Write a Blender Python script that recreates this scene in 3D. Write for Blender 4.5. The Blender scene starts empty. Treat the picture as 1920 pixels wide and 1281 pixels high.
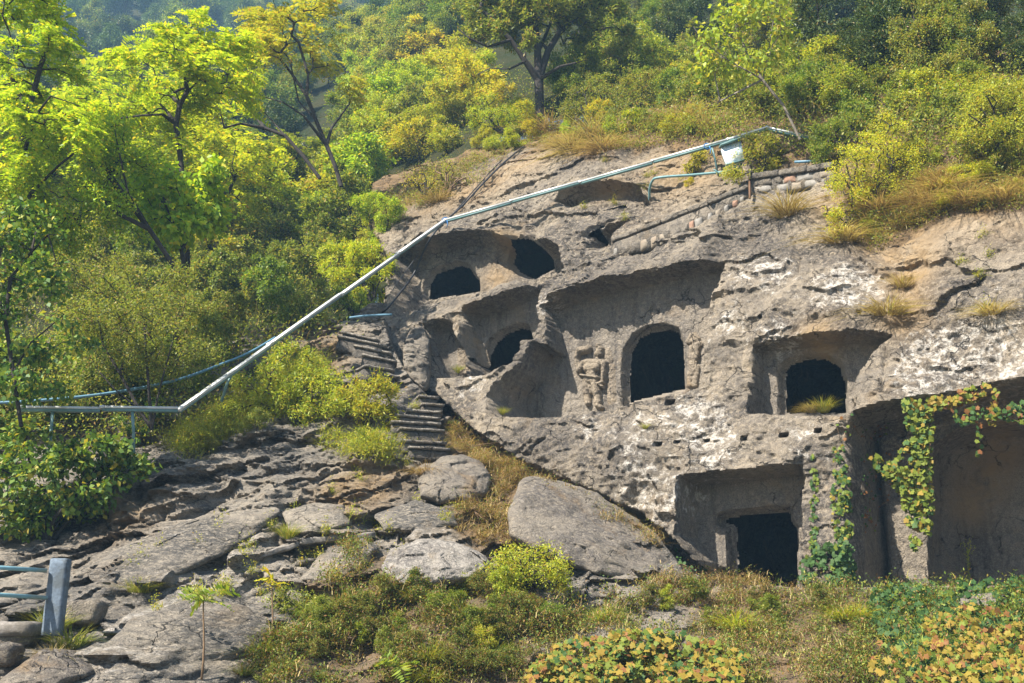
import bpy, math
import numpy as np
from mathutils import Vector
S = bpy.context.scene
# ------------------------------------------------------------------ camera, world, sun, exposure
PITCH = math.radians(17.0); FPX = 2059.0; EYE = np.array([0.0, 0.0, 1.6])
cam = bpy.data.cameras.new('camera'); camo = bpy.data.objects.new('camera', cam)
S.collection.objects.link(camo); S.camera = camo
cam.sensor_width = 36.0; cam.lens = 36.0 * FPX / 1920.0; cam.clip_end = 2000; cam.clip_start = 0.1
camo.location = EYE; camo.rotation_euler = (math.pi / 2 + PITCH, 0, 0)
SUN_AZ = math.radians(50.0)      # degrees left of straight behind the camera
SUN_EL = math.radians(47.0)
sdir = np.array([-math.sin(SUN_AZ) * math.cos(SUN_EL), -math.cos(SUN_AZ) * math.cos(SUN_EL), math.sin(SUN_EL)])
w = bpy.data.worlds.new("World"); S.world = w; w.use_nodes = True
nt = w.node_tree; nt.nodes.clear()
sky = nt.nodes.new('ShaderNodeTexSky'); sky.sky_type = 'NISHITA'; sky.sun_disc = False
sky.sun_elevation = SUN_EL; sky.sun_rotation = math.atan2(sdir[0], sdir[1]); sky.air_density = 1.2; sky.dust_density = 1.0
bg = nt.nodes.new('ShaderNodeBackground'); bg.inputs['Strength'].default_value = 0.072
wo = nt.nodes.new('ShaderNodeOutputWorld'); nt.links.new(sky.outputs[0], bg.inputs[0]); nt.links.new(bg.outputs[0], wo.inputs[0])
sl = bpy.data.lights.new('sun', 'SUN'); sl.energy = 5.0; sl.angle = math.radians(0.5); sl.color = (1.0, 0.91, 0.78)
so = bpy.data.objects.new('sun', sl); S.collection.objects.link(so)
so.rotation_euler = Vector(tuple(sdir)).to_track_quat('Z', 'Y').to_euler()
S.view_settings.view_transform = 'Standard'; S.view_settings.look = 'None'
S.view_settings.exposure = 1.5; S.view_settings.gamma = 1.0; S.view_settings.use_curve_mapping = False
S.cycles.use_denoising = True; S.cycles.max_bounces = 6; S.cycles.diffuse_bounces = 3; S.cycles.transmission_bounces = 4
S.cycles.volume_bounces = 0; S.cycles.transparent_max_bounces = 4
HAZE = 0.0010
COL = S.collection
# ------------------------------------------------------------------ helpers: noise
def _h(ix, iy, s):
    x = (ix.astype(np.int64) * 374761393 + iy.astype(np.int64) * 668265263 + s * 974711) & 0xffffffff
    x = ((x ^ (x >> 13)) * 1274126177) & 0xffffffff
    return ((x ^ (x >> 16)) & 0xffffff) / float(0xffffff)
def pn2(x, y, s=0):
    x = np.asarray(x, float); y = np.asarray(y, float)
    ix = np.floor(x); iy = np.floor(y); fx = x - ix; fy = y - iy
    u = fx * fx * fx * (fx * (fx * 6 - 15) + 10); v = fy * fy * fy * (fy * (fy * 6 - 15) + 10)
    r = []
    for a in (0, 1):
        for b in (0, 1):
            t = _h(ix + a, iy + b, s) * (2 * math.pi)
            r.append(np.cos(t) * (fx - a) + np.sin(t) * (fy - b))
    return 1.5 * ((r[0] * (1 - v) + r[1] * v) * (1 - u) + (r[2] * (1 - v) + r[3] * v) * u)
def fbm(x, y, o=4, s=0, g=0.5):
    a = 1.0; t = 0; f = 1.0
    for i in range(o):
        t = t + a * pn2(x * f + 17.3 * i, y * f - 9.1 * i, s + i * 7); a *= g; f *= 2.03
    return t
def ridged(x, y, o=4, s=0, g=0.5):
    a = 1.0; t = 0; f = 1.0
    for i in range(o):
        t = t + a * (1 - 2 * np.abs(pn2(x * f + 31.3 * i, y * f + 5.7 * i, s + i * 11))); a *= g; f *= 2.07
    return t
def worley(x, y, s=0):
    """distance to nearest cell point, gap to second, and the random number / offset of the cell"""
    ix = np.floor(x); iy = np.floor(y)
    f1 = np.full(x.shape, 9.0); f2 = np.full(x.shape, 9.0); rid = np.zeros(x.shape); cx = np.zeros(x.shape); cy = np.zeros(x.shape)
    for a in (-1, 0, 1):
        for b in (-1, 0, 1):
            gx = ix + a; gy = iy + b
            px_ = gx + _h(gx, gy, s); py_ = gy + _h(gx, gy, s + 5)
            d = np.hypot(px_ - x, py_ - y); r = _h(gx, gy, s + 9)
            m = d < f1
            f2 = np.where(m, f1, np.minimum(f2, d)); rid = np.where(m, r, rid)
            cx = np.where(m, x - px_, cx); cy = np.where(m, y - py_, cy); f1 = np.where(m, d, f1)
    return f1, f2 - f1, rid, cx, cy
def facets(x, y, s, tilt=1.0):
    """broken-rock planes: every cell is a plane of its own tilt and height"""
    f1, gap, r, cx, cy = worley(x, y, s)
    r2 = (r * 57.31) % 1.0; r3 = (r * 131.7) % 1.0
    return (r - 0.5) + tilt * ((r2 - 0.5) * cx + (r3 - 0.5) * cy) * 2 - 0.35 * np.exp(-gap * 14)
def sst(a, b, x):
    t = np.clip((x - a) / (b - a), 0, 1); return t * t * (3 - 2 * t)
# ------------------------------------------------------------------ helpers: rays and fields
cp, sp = math.cos(PITCH), math.sin(PITCH)
def ray(px, py):
    px = np.asarray(px, float); py = np.asarray(py, float)
    dx = (px - 960) / FPX; dy = (640.5 - py) / FPX
    d = np.stack([dx, cp - dy * sp, sp + dy * cp], -1)
    return d
def atY(px, py, Y):
    d = ray(px, py); return EYE + d * (np.asarray(Y, float) / d[..., 1])[..., None]
def proj(P):
    P = np.asarray(P, float) - EYE
    y = P[..., 1] * cp + P[..., 2] * sp; z = -P[..., 1] * sp + P[..., 2] * cp
    return 960 + FPX * P[..., 0] / y, 640.5 - FPX * z / y
TH = math.radians(28.0); CT, ST = math.cos(TH), math.sin(TH)
class Field:
    """val(a, b) on a regular grid; kind gives the axes: cliff (U,Z)->W, slope (X,Z)->Y, hill (X,Y)->Z"""
    def __init__(s, kind, a0, a1, b0, b1, step):
        s.kind = kind; s.a = np.arange(a0, a1 + 1e-6, step); s.b = np.arange(b0, b1 + 1e-6, step); s.st = step
        s.A, s.B = np.meshgrid(s.a, s.b); s.V = np.zeros_like(s.A)
    def world(s, a, b, v):
        if s.kind == 'cliff': return np.stack([a * CT + v * ST, -a * ST + v * CT, b], -1)
        if s.kind == 'slope': return np.stack([a, v, b], -1)
        return np.stack([a, b, v], -1)
    def local(s, P):
        x, y, z = P[..., 0], P[..., 1], P[..., 2]
        if s.kind == 'cliff': return x * CT - y * ST, z, x * ST + y * CT
        if s.kind == 'slope': return x, z, y
        return x, y, z
    def sample(s, a, b, F=None):
        F = s.V if F is None else F
        fa = (a - s.a[0]) / s.st; fb = (b - s.b[0]) / s.st
        out = (fa < 0) | (fb < 0) | (fa > len(s.a) - 1.001) | (fb > len(s.b) - 1.001)
        fa = np.clip(fa, 0, len(s.a) - 1.001); fb = np.clip(fb, 0, len(s.b) - 1.001)
        ia = fa.astype(int); ib = fb.astype(int); fa = fa - ia; fb = fb - ib
        v = (F[ib, ia] * (1 - fa) + F[ib, ia + 1] * fa) * (1 - fb) + (F[ib + 1, ia] * (1 - fa) + F[ib + 1, ia + 1] * fa) * fb
        return v, out
    def hit(s, px, py, fn=None, clamp=False, t0=9.0, t1=260.0, n=900):
        """first point along each ray that lies behind the surface; inf distance where it misses"""
        d = ray(np.atleast_1d(px), np.atleast_1d(py)); d = d / np.linalg.norm(d, axis=-1, keepdims=True)
        ts = t0 * (t1 / t0) ** (np.arange(n) / (n - 1.0))
        def below(t):
            P = EYE + d * t[:, None]; a, b, v = s.local(P)
            if fn is not None: return fn(a, b) - v < 0
            f, out = s.sample(a, b)
            r = (f - v < 0) if s.kind != 'hill' else (v < f)
            return r if clamp else r & ~out
        hit = np.full(len(d), np.inf); done = np.zeros(len(d), bool); prev = np.full(len(d), ts[0])
        for t in ts[1:]:
            tt = np.full(len(d), t); m = below(tt) & ~done
            hit[m] = t; done |= m; prev = np.where(done, prev, t)
            if done.all(): break
        lo = prev.copy(); hi = np.where(done, hit, prev)
        for _ in range(14):
            mid = (lo + hi) / 2; m = below(mid); hi = np.where(m, mid, hi); lo = np.where(m, lo, mid)
        P = EYE + d * hi[:, None]
        return P, np.where(done, hi, np.inf)
FIELDS = []
def hit(px, py, only=None):
    px = np.atleast_1d(np.asarray(px, float)); py = np.atleast_1d(np.asarray(py, float))
    best = np.full(len(px), np.inf); P = np.zeros((len(px), 3))
    for f in (only or FIELDS):
        p, t = f.hit(px, py); m = t < best; P[m] = p[m]; best[m] = t[m]
    return P, best
def sdf(poly, A, B):
    """signed distance, negative inside"""
    d = np.full(A.shape, 1e9); ins = np.zeros(A.shape, bool); n = len(poly)
    for i in range(n):
        x0, y0 = poly[i]; x1, y1 = poly[(i + 1) % n]
        ex, ey = x1 - x0, y1 - y0; L = ex * ex + ey * ey + 1e-12
        t = np.clip(((A - x0) * ex + (B - y0) * ey) / L, 0, 1)
        d = np.minimum(d, np.hypot(A - x0 - t * ex, B - y0 - t * ey))
        c = ((y0 > B) != (y1 > B)) & (A < (x1 - x0) * (B - y0) / (y1 - y0 + 1e-12) + x0)
        ins ^= c
    return np.where(ins, -d, d)
def linedist(line, A, B):
    d = np.full(A.shape, 1e9); side = np.zeros(A.shape); T = np.zeros(A.shape)
    n = len(line) - 1
    for i in range(n):
        x0, y0 = line[i]; x1, y1 = line[i + 1]; ex, ey = x1 - x0, y1 - y0; L = ex * ex + ey * ey + 1e-12
        t = np.clip(((A - x0) * ex + (B - y0) * ey) / L, 0, 1)
        dd = np.hypot(A - x0 - t * ex, B - y0 - t * ey); m = dd < d
        d = np.where(m, dd, d); side = np.where(m, (B - y0) * ex - (A - x0) * ey, side); T = np.where(m, (i + t) / n, T)
    return d, side, T
# ------------------------------------------------------------------ helpers: meshes and things
def mk(name, V, quads=None, tris=None, smooth=False, mats=(), mi=None):
    me = bpy.data.meshes.new(name); V = np.ascontiguousarray(V, np.float32).reshape(-1, 3)
    q = np.zeros((0, 4), int) if quads is None else np.asarray(quads, int).reshape(-1, 4)
    t = np.zeros((0, 3), int) if tris is None else np.asarray(tris, int).reshape(-1, 3)
    loops = np.concatenate([q.ravel(), t.ravel()]).astype(np.int32)
    starts = np.concatenate([np.arange(len(q)) * 4, len(q) * 4 + np.arange(len(t)) * 3]).astype(np.int32)
    me.vertices.add(len(V)); me.vertices.foreach_set('co', V.ravel())
    me.loops.add(len(loops)); me.loops.foreach_set('vertex_index', loops)
    me.polygons.add(len(starts)); me.polygons.foreach_set('loop_start', starts)
    for m in mats: me.materials.append(m)
    if mi is not None: me.polygons.foreach_set('material_index', np.asarray(mi, np.int32))
    me.update(calc_edges=True); me.validate()
    if smooth: me.shade_smooth()
    return me
def link(name, me, parent=None, loc=(0, 0, 0)):
    o = bpy.data.objects.new(name, me); COL.objects.link(o); o.location = loc
    if parent: o.parent = parent
    return o
def tag(o, label, cat, group=None, kind=None):
    if label: o['label'] = label
    if cat: o['category'] = cat
    if group: o['group'] = group
    if kind: o['kind'] = kind
    return o
def thing(name, label, cat, loc=(0, 0, 0), group=None):
    o = bpy.data.objects.new(name, None); COL.objects.link(o); o.location = loc; o.empty_display_size = 0.2
    return tag(o, label, cat, group)
def copy_tree(o):
    c = o.copy(); COL.objects.link(c)
    for ch in o.children:
        k = ch.copy(); COL.objects.link(k); k.parent = c
    return c
def frusta(P0, P1, R0, R1, sides=5):
    """many tapered tubes at once"""
    P0 = np.asarray(P0, float); P1 = np.asarray(P1, float); R0 = np.asarray(R0, float); R1 = np.asarray(R1, float)
    d = P1 - P0; d = d / (np.linalg.norm(d, axis=1, keepdims=True) + 1e-9)
    ref = np.where(np.abs(d[:, 2:3]) < 0.9, np.array([[0, 0, 1.0]]), np.array([[1.0, 0, 0]]))
    a = np.cross(d, ref); a /= np.linalg.norm(a, axis=1, keepdims=True) + 1e-9; b = np.cross(d, a)
    an = np.arange(sides) * 2 * math.pi / sides
    off = a[:, None] * np.cos(an)[None, :, None] + b[:, None] * np.sin(an)[None, :, None]
    V = np.concatenate([P0[:, None] + off * R0[:, None, None], P1[:, None] + off * R1[:, None, None]], 1)
    base = (np.arange(len(P0)) * 2 * sides)[:, None]; k = np.arange(sides); k2 = (k + 1) % sides
    q = np.stack([base + k, base + k2, base + k2 + sides, base + k + sides], -1)
    return V.reshape(-1, 3), q.reshape(-1, 4)
def polytube(pts, r, sides=8, caps=True):
    pts = np.asarray(pts, float); n = len(pts); r = np.broadcast_to(np.asarray(r, float), (n,))
    tan = np.gradient(pts, axis=0); tan /= np.linalg.norm(tan, axis=1, keepdims=True) + 1e-9
    ref = np.array([0, 0, 1.0]) if abs(tan[0][2]) < 0.9 else np.array([1.0, 0, 0])
    V = []; an = np.arange(sides) * 2 * math.pi / sides
    a = np.cross(tan[0], ref); a /= np.linalg.norm(a)
    for i in range(n):
        a = a - tan[i] * np.dot(a, tan[i]); a /= np.linalg.norm(a) + 1e-9; b = np.cross(tan[i], a)
        V.append(pts[i] + (a[None] * np.cos(an)[:, None] + b[None] * np.sin(an)[:, None]) * r[i])
    V = np.concatenate(V); k = np.arange(sides); k2 = (k + 1) % sides; q = []
    for i in range(n - 1): q.append(np.stack([i * sides + k, i * sides + k2, (i + 1) * sides + k2, (i + 1) * sides + k], -1))
    q = np.concatenate(q); t = []
    if caps:
        c0 = len(V); V = np.concatenate([V, pts[:1], pts[-1:]])
        t = [(c0, k2[i], k[i]) for i in range(sides)] + [(c0 + 1, (n - 1) * sides + k[i], (n - 1) * sides + k2[i]) for i in range(sides)]
    return V, q, t
def join(parts):
    V = []; Q = []; T = []; o = 0
    for p in parts:
        V.append(np.asarray(p[0], float)); 
        if p[1] is not None and len(p[1]): Q.append(np.asarray(p[1], int) + o)
        if len(p) > 2 and p[2] is not None and len(p[2]): T.append(np.asarray(p[2], int) + o)
        o += len(p[0])
    return np.concatenate(V), (np.concatenate(Q) if Q else None), (np.concatenate(T) if T else None)
def box_between(p0, p1, wdt, hgt, up=(0, 0, 1), ch=0.12):
    """a bar with chamfered long edges from p0 to p1"""
    p0 = np.asarray(p0, float); p1 = np.asarray(p1, float); d = (p1 - p0) / np.linalg.norm(p1 - p0)
    s = np.cross(d, up); s /= np.linalg.norm(s); u = np.cross(s, d)
    w_, h_ = wdt / 2, hgt / 2; c = ch * min(w_, h_)
    sec = [(-w_ + c, -h_), (w_ - c, -h_), (w_, -h_ + c), (w_, h_ - c), (w_ - c, h_), (-w_ + c, h_), (-w_, h_ - c), (-w_, -h_ + c)]
    V = [p + s * a + u * b for p in (p0, p1) for a, b in sec]; V += [p0, p1]
    q = [(i, (i + 1) % 8, 8 + (i + 1) % 8, 8 + i) for i in range(8)]
    t = [(16, (i + 1) % 8, i) for i in range(8)] + [(17, 8 + i, 8 + (i + 1) % 8) for i in range(8)]
    return np.array(V), q, t
# ------------------------------------------------------------------ materials
def newmat(name):
    m = bpy.data.materials.new(name); m.use_nodes = True; t = m.node_tree; t.nodes.clear()
    return m, t, t.nodes, t.links
def N(t, typ, **k):
    n = t.nodes.new(typ)
    for a, v in k.items():
        if a in ('op',): n.operation = v
        elif hasattr(n, a): setattr(n, a, v)
    return n
def mth(t, op, a, b=None, clamp=False):
    n = t.nodes.new('ShaderNodeMath'); n.operation = op; n.use_clamp = clamp
    for i, v in enumerate((a, b)):
        if v is None: continue
        if isinstance(v, (int, float)): n.inputs[i].default_value = v
        else: t.links.new(v, n.inputs[i])
    return n.outputs[0]
def mixc(t, f, a, b, bt='MIX'):
    n = t.nodes.new('ShaderNodeMix'); n.data_type = 'RGBA'; n.blend_type = bt
    for i, v in ((0, f), (6, a), (7, b)):
        if isinstance(v, (int, float)): n.inputs[i].default_value = v
        elif isinstance(v, tuple): n.inputs[i].default_value = v + (1,) if len(v) == 3 else v
        else: t.links.new(v, n.inputs[i])
    return n.outputs[2]
def noise(t, vec, scale, det=4, rough=0.55, dist=0.0, typ='FBM'):
    n = t.nodes.new('ShaderNodeTexNoise'); n.inputs['Scale'].default_value = scale; n.inputs['Detail'].default_value = det
    n.inputs['Roughness'].default_value = rough; n.inputs['Distortion'].default_value = dist
    t.links.new(vec, n.inputs['Vector']); return n.outputs[0]
def ramp(t, f, stops, interp='LINEAR'):
    r = t.nodes.new('ShaderNodeValToRGB'); r.color_ramp.interpolation = interp; e = r.color_ramp.elements
    while len(e) < len(stops): e.new(0.5)
    for i, (p, c) in enumerate(stops):
        e[i].position = p; e[i].color = (c, c, c, 1) if isinstance(c, (int, float)) else tuple(c) + (1,)
    t.links.new(f, r.inputs[0]); return r.outputs[0]
def attr(t, name):
    n = t.nodes.new('ShaderNodeAttribute'); n.attribute_name = name; return n.outputs['Fac']
def finish(t, colr, bump=None, rough=0.9, bstr=0.6, bdist=0.03, spec=0.3):
    b = t.nodes.new('ShaderNodeBsdfPrincipled'); o = t.nodes.new('ShaderNodeOutputMaterial')
    if isinstance(colr, tuple): b.inputs['Base Color'].default_value = colr + (1,)
    else: t.links.new(colr, b.inputs['Base Color'])
    if isinstance(rough, (int, float)): b.inputs['Roughness'].default_value = rough
    else: t.links.new(rough, b.inputs['Roughness'])
    b.inputs['Specular IOR Level'].default_value = spec
    if bump is not None:
        n = t.nodes.new('ShaderNodeBump'); n.inputs['Strength'].default_value = bstr; n.inputs['Distance'].default_value = bdist
        t.links.new(bump, n.inputs['Height']); t.links.new(n.outputs[0], b.inputs['Normal'])
    t.links.new(b.outputs[0], o.inputs[0]); return b
def rock_mat(name, c1, c2, dark, white, ochre, use_attr=True, lich=0.5, strata=0.0):
    m, t, n, l = newmat(name)
    g = n.new('ShaderNodeNewGeometry'); pos = g.outputs['Position']
    mp = n.new('ShaderNodeMapping'); mp.inputs['Rotation'].default_value = (0, math.radians(-22), 0); mp.inputs['Scale'].default_value = (1.0, 1.0, 1.0 + strata)
    l.new(pos, mp.inputs[0]); v = mp.outputs[0]
    big = noise(t, v, 0.55, 5, 0.6, 0.4); mid = noise(t, v, 2.2, 6, 0.65, 0.6); fin = noise(t, v, 11.0, 6, 0.7, 0.3); gr = noise(t, v, 45.0, 3, 0.7)
    col = mixc(t, ramp(t, mid, [(0.36, 0.0), (0.64, 1.0)]), c1, c2)
    # weathered dark skin
    dk = mth(t, 'MULTIPLY', ramp(t, big, [(0.40, 0), (0.56, 1)]), ramp(t, fin, [(0.38, 0), (0.52, 1)]))
    dk2 = ramp(t, noise(t, v, 5.5, 9, 0.80, 0.2), [(0.49, 0), (0.60, 1)])
    dsum = mth(t, 'MAXIMUM', mth(t, 'MULTIPLY', dk, 0.88), mth(t, 'MULTIPLY', dk2, 0.72))
    if use_attr: dsum = mth(t, 'MAXIMUM', dsum, mth(t, 'MULTIPLY', attr(t, 'dark'), ramp(t, fin, [(0.35, 0.35), (0.6, 1)])))
    col = mixc(t, dsum, col, dark)
    sm = n.new('ShaderNodeMapping'); sm.inputs['Scale'].default_value = (3.2, 3.2, 0.35); l.new(pos, sm.inputs[0])
    stk = mth(t, 'MULTIPLY', ramp(t, noise(t, sm.outputs[0], 1.0, 5, 0.65, 0.2), [(0.53, 0), (0.64, 1)]), ramp(t, fin, [(0.3, 0.3), (0.6, 0.8)]))
    if use_attr:
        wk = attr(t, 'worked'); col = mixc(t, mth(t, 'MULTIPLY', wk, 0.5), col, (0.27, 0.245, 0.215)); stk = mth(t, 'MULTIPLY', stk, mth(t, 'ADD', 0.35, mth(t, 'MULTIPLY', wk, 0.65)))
    else: stk = mth(t, 'MULTIPLY', stk, 0.4)
    col = mixc(t, stk, col, dark)
    # pits
    col = mixc(t, ramp(t, gr, [(0.35, 0.55), (0.47, 0.0)]), col, tuple(c * 0.6 for c in dark))
    col = mixc(t, ramp(t, gr, [(0.55, 0.0), (0.68, 0.35)]), col, tuple(min(1, c * 1.5) for c in c1))
    # ochre earth and rust
    oc = mth(t, 'MULTIPLY', ramp(t, noise(t, v, 1.1, 6, 0.7, 0.5), [(0.55, 0), (0.72, 0.65)]), 1.0)
    if use_attr: oc = mth(t, 'MAXIMUM', mth(t, 'MULTIPLY', oc, 0.6), mth(t, 'MULTIPLY', attr(t, 'ochre'), ramp(t, mid, [(0.3, 0.3), (0.55, 1)])))
    col = mixc(t, oc, col, ochre)
    # pale lichen crust
    wn = noise(t, v, 4.6, 10, 0.82, 0.25)
    lw = ramp(t, wn, [(0.60, 0), (0.68, 1)])
    if use_attr:
        la = attr(t, 'lichen'); thr = mth(t, 'SUBTRACT', 0.63, mth(t, 'MULTIPLY', la, 0.15))
        lw = mth(t, 'MULTIPLY', mth(t, 'SUBTRACT', wn, thr), 9.0, clamp=True)
    col = mixc(t, mth(t, 'MULTIPLY', lw, lich), col, white)
    if use_attr: col = mixc(t, attr(t, 'soil'), col, mixc(t, ramp(t, mid, [(0.4, 0), (0.6, 1)]), (0.12, 0.085, 0.05), (0.24, 0.165, 0.09)))
    # thin veins of white calcite / dark seams
    rd = n.new('ShaderNodeTexVoronoi'); rd.feature = 'DISTANCE_TO_EDGE'; rd.inputs['Scale'].default_value = 1.3
    wv = n.new('ShaderNodeVectorMath'); wv.operation = 'ADD'; l.new(v, wv.inputs[0])
    nv = n.new('ShaderNodeTexNoise'); nv.inputs['Scale'].default_value = 1.7; nv.inputs['Detail'].default_value = 5; l.new(v, nv.inputs['Vector'])
    l.new(nv.outputs['Color'], wv.inputs[1]); l.new(wv.outputs[0], rd.inputs['Vector'])
    crack = ramp(t, rd.outputs['Distance'], [(0.0, 1.0), (0.022, 0.0)])
    crk = mth(t, 'MULTIPLY', crack, ramp(t, noise(t, v, 0.9, 3), [(0.48, 0), (0.58, 1)]))
    col = mixc(t, mth(t, 'MULTIPLY', crk, 0.8), col, tuple(c * 0.35 for c in dark))
    h = mth(t, 'ADD', mth(t, 'MULTIPLY', mid, 1.2), mth(t, 'ADD', mth(t, 'MULTIPLY', fin, 0.9), mth(t, 'MULTIPLY', gr, 0.32)))
    h = mth(t, 'SUBTRACT', h, mth(t, 'MULTIPLY', crk, 0.7))
    finish(t, col, h, 0.93, 1.0, 0.11, 0.2)
    return m
M_cliff = rock_mat('cliff_limestone', (0.36, 0.305, 0.23), (0.255, 0.225, 0.185), (0.062, 0.057, 0.056), (0.70, 0.67, 0.62), (0.33, 0.24, 0.14), lich=0.78)
M_cave = rock_mat('cave_shade_rock', (0.075, 0.058, 0.042), (0.05, 0.038, 0.03), (0.02, 0.017, 0.016), (0.09, 0.08, 0.07), (0.11, 0.06, 0.03), use_attr=False, lich=0.2)  # rock colour darkened to stand for the shade inside the caves
M_slope = rock_mat('slope_limestone', (0.40, 0.35, 0.28), (0.29, 0.26, 0.22), (0.075, 0.075, 0.076), (0.52, 0.49, 0.45), (0.27, 0.19, 0.105), lich=0.7, strata=1.6)
M_riser_shade = rock_mat('shaded_riser_limestone', (0.20, 0.18, 0.155), (0.15, 0.135, 0.12), (0.08, 0.075, 0.07), (0.38, 0.31, 0.28), (0.16, 0.12, 0.07), use_attr=False, lich=0.4)  # dark stone, the shade of the risers is put into its colour
M_sunlit_edge = rock_mat('sunlit_edge_limestone', (0.42, 0.385, 0.33), (0.33, 0.30, 0.26), (0.13, 0.12, 0.11), (0.55, 0.53, 0.48), (0.2, 0.15, 0.09), use_attr=False, lich=0.6)  # pale stone, the sunlit step edge is put into its colour
M_coprock = rock_mat('coping_limestone', (0.27, 0.235, 0.19), (0.21, 0.19, 0.16), (0.08, 0.075, 0.07), (0.42, 0.40, 0.36), (0.2, 0.15, 0.09), use_attr=False, lich=0.4)
M_boulder = rock_mat('boulder_limestone', (0.31, 0.27, 0.215), (0.24, 0.215, 0.18), (0.11, 0.10, 0.095), (0.48, 0.45, 0.41), (0.25, 0.17, 0.09), use_attr=False, lich=0.5, strata=0.5)
M_relief = rock_mat('relief_limestone', (0.36, 0.30, 0.225), (0.28, 0.24, 0.19), (0.14, 0.12, 0.10), (0.5, 0.45, 0.38), (0.36, 0.25, 0.13), use_attr=False, lich=0.2)
def simple_mat(name, c, rough=0.6, nsc=20.0, var=0.25, metal=0.0, bump=0.02, dirt=None):
    m, t, n, l = newmat(name); g = n.new('ShaderNodeNewGeometry')
    v = g.outputs['Position']; a = noise(t, v, nsc, 5, 0.65); b = noise(t, v, nsc / 6, 4, 0.6)
    col = mixc(t, ramp(t, a, [(0.3, 0), (0.7, 1)]), tuple(x * (1 - var) for x in c), tuple(min(1, x * (1 + var)) for x in c))
    if dirt: col = mixc(t, ramp(t, b, [(0.48, 0), (0.62, 0.8)]), col, dirt)
    bs = finish(t, col, a, rough, 0.4, bump, 0.4); bs.inputs['Metallic'].default_value = metal
    return m
M_conc = simple_mat('weathered_step_stone', (0.19, 0.175, 0.16), 0.92, 25, 0.4, bump=0.03, dirt=(0.10, 0.09, 0.075))
M_post = simple_mat('painted_concrete', (0.11, 0.145, 0.19), 0.9, 30, 0.3, bump=0.02, dirt=(0.075, 0.09, 0.10))
M_rail = simple_mat('turquoise_paint', (0.17, 0.32, 0.37), 0.45, 14, 0.15, bump=0.004, dirt=(0.25, 0.30, 0.26))
M_tray = simple_mat('galvanised_steel', (0.55, 0.57, 0.57), 0.42, 9, 0.18, 0.25, 0.003, dirt=(0.36, 0.38, 0.37))
M_trayd = simple_mat('green_grey_paint', (0.12, 0.22, 0.23), 0.5, 12, 0.2, bump=0.003)
M_pipe = simple_mat('teal_conduit', (0.13, 0.25, 0.27), 0.45, 12, 0.2, bump=0.003)
M_bluepipe = simple_mat('blue_conduit', (0.09, 0.20, 0.29), 0.45, 12, 0.2, bump=0.003)
M_hose = simple_mat('black_cable', (0.02, 0.022, 0.028), 0.5, 20, 0.2, bump=0.002)
M_bluerope = simple_mat('blue_tie', (0.03, 0.16, 0.42), 0.6, 20, 0.2, bump=0.002)
M_rust = simple_mat('rusty_iron', (0.12, 0.065, 0.035), 0.8, 30, 0.4, bump=0.004)
M_mortar = simple_mat('lime_mortar', (0.20, 0.185, 0.16), 0.95, 18, 0.35, bump=0.03, dirt=(0.13, 0.12, 0.11))
M_coping = simple_mat('coping_cement', (0.21, 0.19, 0.165), 0.95, 20, 0.35, bump=0.03, dirt=(0.11, 0.10, 0.09))
M_stone = [simple_mat('wall_stone_grey', (0.19, 0.18, 0.165), 0.9, 14, 0.3, bump=0.02, dirt=(0.2, 0.19, 0.17)),
           simple_mat('wall_stone_tan', (0.19, 0.165, 0.13), 0.9, 14, 0.3, bump=0.02, dirt=(0.2, 0.16, 0.12)),
           simple_mat('wall_stone_red', (0.22, 0.135, 0.095), 0.9, 14, 0.3, bump=0.02)]
def glossy_panel():
    m, t, n, l = newmat('white_panel_face'); g = n.new('ShaderNodeTexCoord')
    a = noise(t, g.outputs['Object'], 7.0, 6, 0.65, 1.2)
    col = mixc(t, ramp(t, a, [(0.46, 0), (0.56, 1)]), (0.8, 0.84, 0.87), (0.36, 0.50, 0.60))
    finish(t, col, None, 0.3); return m
M_panel = glossy_panel()
def soil_mat(name, a, b, c, bd=0.08):
    m, t, n, l = newmat(name); g = n.new('ShaderNodeNewGeometry'); v = g.outputs['Position']
    x = noise(t, v, 3.0, 8, 0.75, 0.4); y = noise(t, v, 22.0, 5, 0.75); z = noise(t, v, 0.5, 4)
    col = mixc(t, ramp(t, x, [(0.4, 0), (0.6, 1)]), a, b); col = mixc(t, ramp(t, z, [(0.45, 0), (0.6, 1)]), col, c)
    col = mixc(t, ramp(t, y, [(0.35, 0.7), (0.6, 0.0)]), col, tuple(q * 0.35 for q in a))
    finish(t, col, mth(t, 'ADD', x, mth(t, 'MULTIPLY', y, 0.6)), 0.97, 1.0, bd, 0.1); return m
M_hill = soil_mat('hillside_litter', (0.05, 0.055, 0.022), (0.04, 0.06, 0.018), (0.07, 0.07, 0.03), 0.2)
M_ground = soil_mat('ground_gravel', (0.2, 0.18, 0.15), (0.14, 0.13, 0.11), (0.17, 0.15, 0.12), 0.05)
M_bark = simple_mat('bark_dark', (0.032, 0.027, 0.024), 0.95, 16, 0.5, bump=0.02)
M_barkg = simple_mat('bark_grey', (0.15, 0.13, 0.105), 0.95, 16, 0.4, bump=0.02)
M_twig = simple_mat('dry_twig', (0.16, 0.105, 0.06), 0.9, 16, 0.3, bump=0.01)
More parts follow.
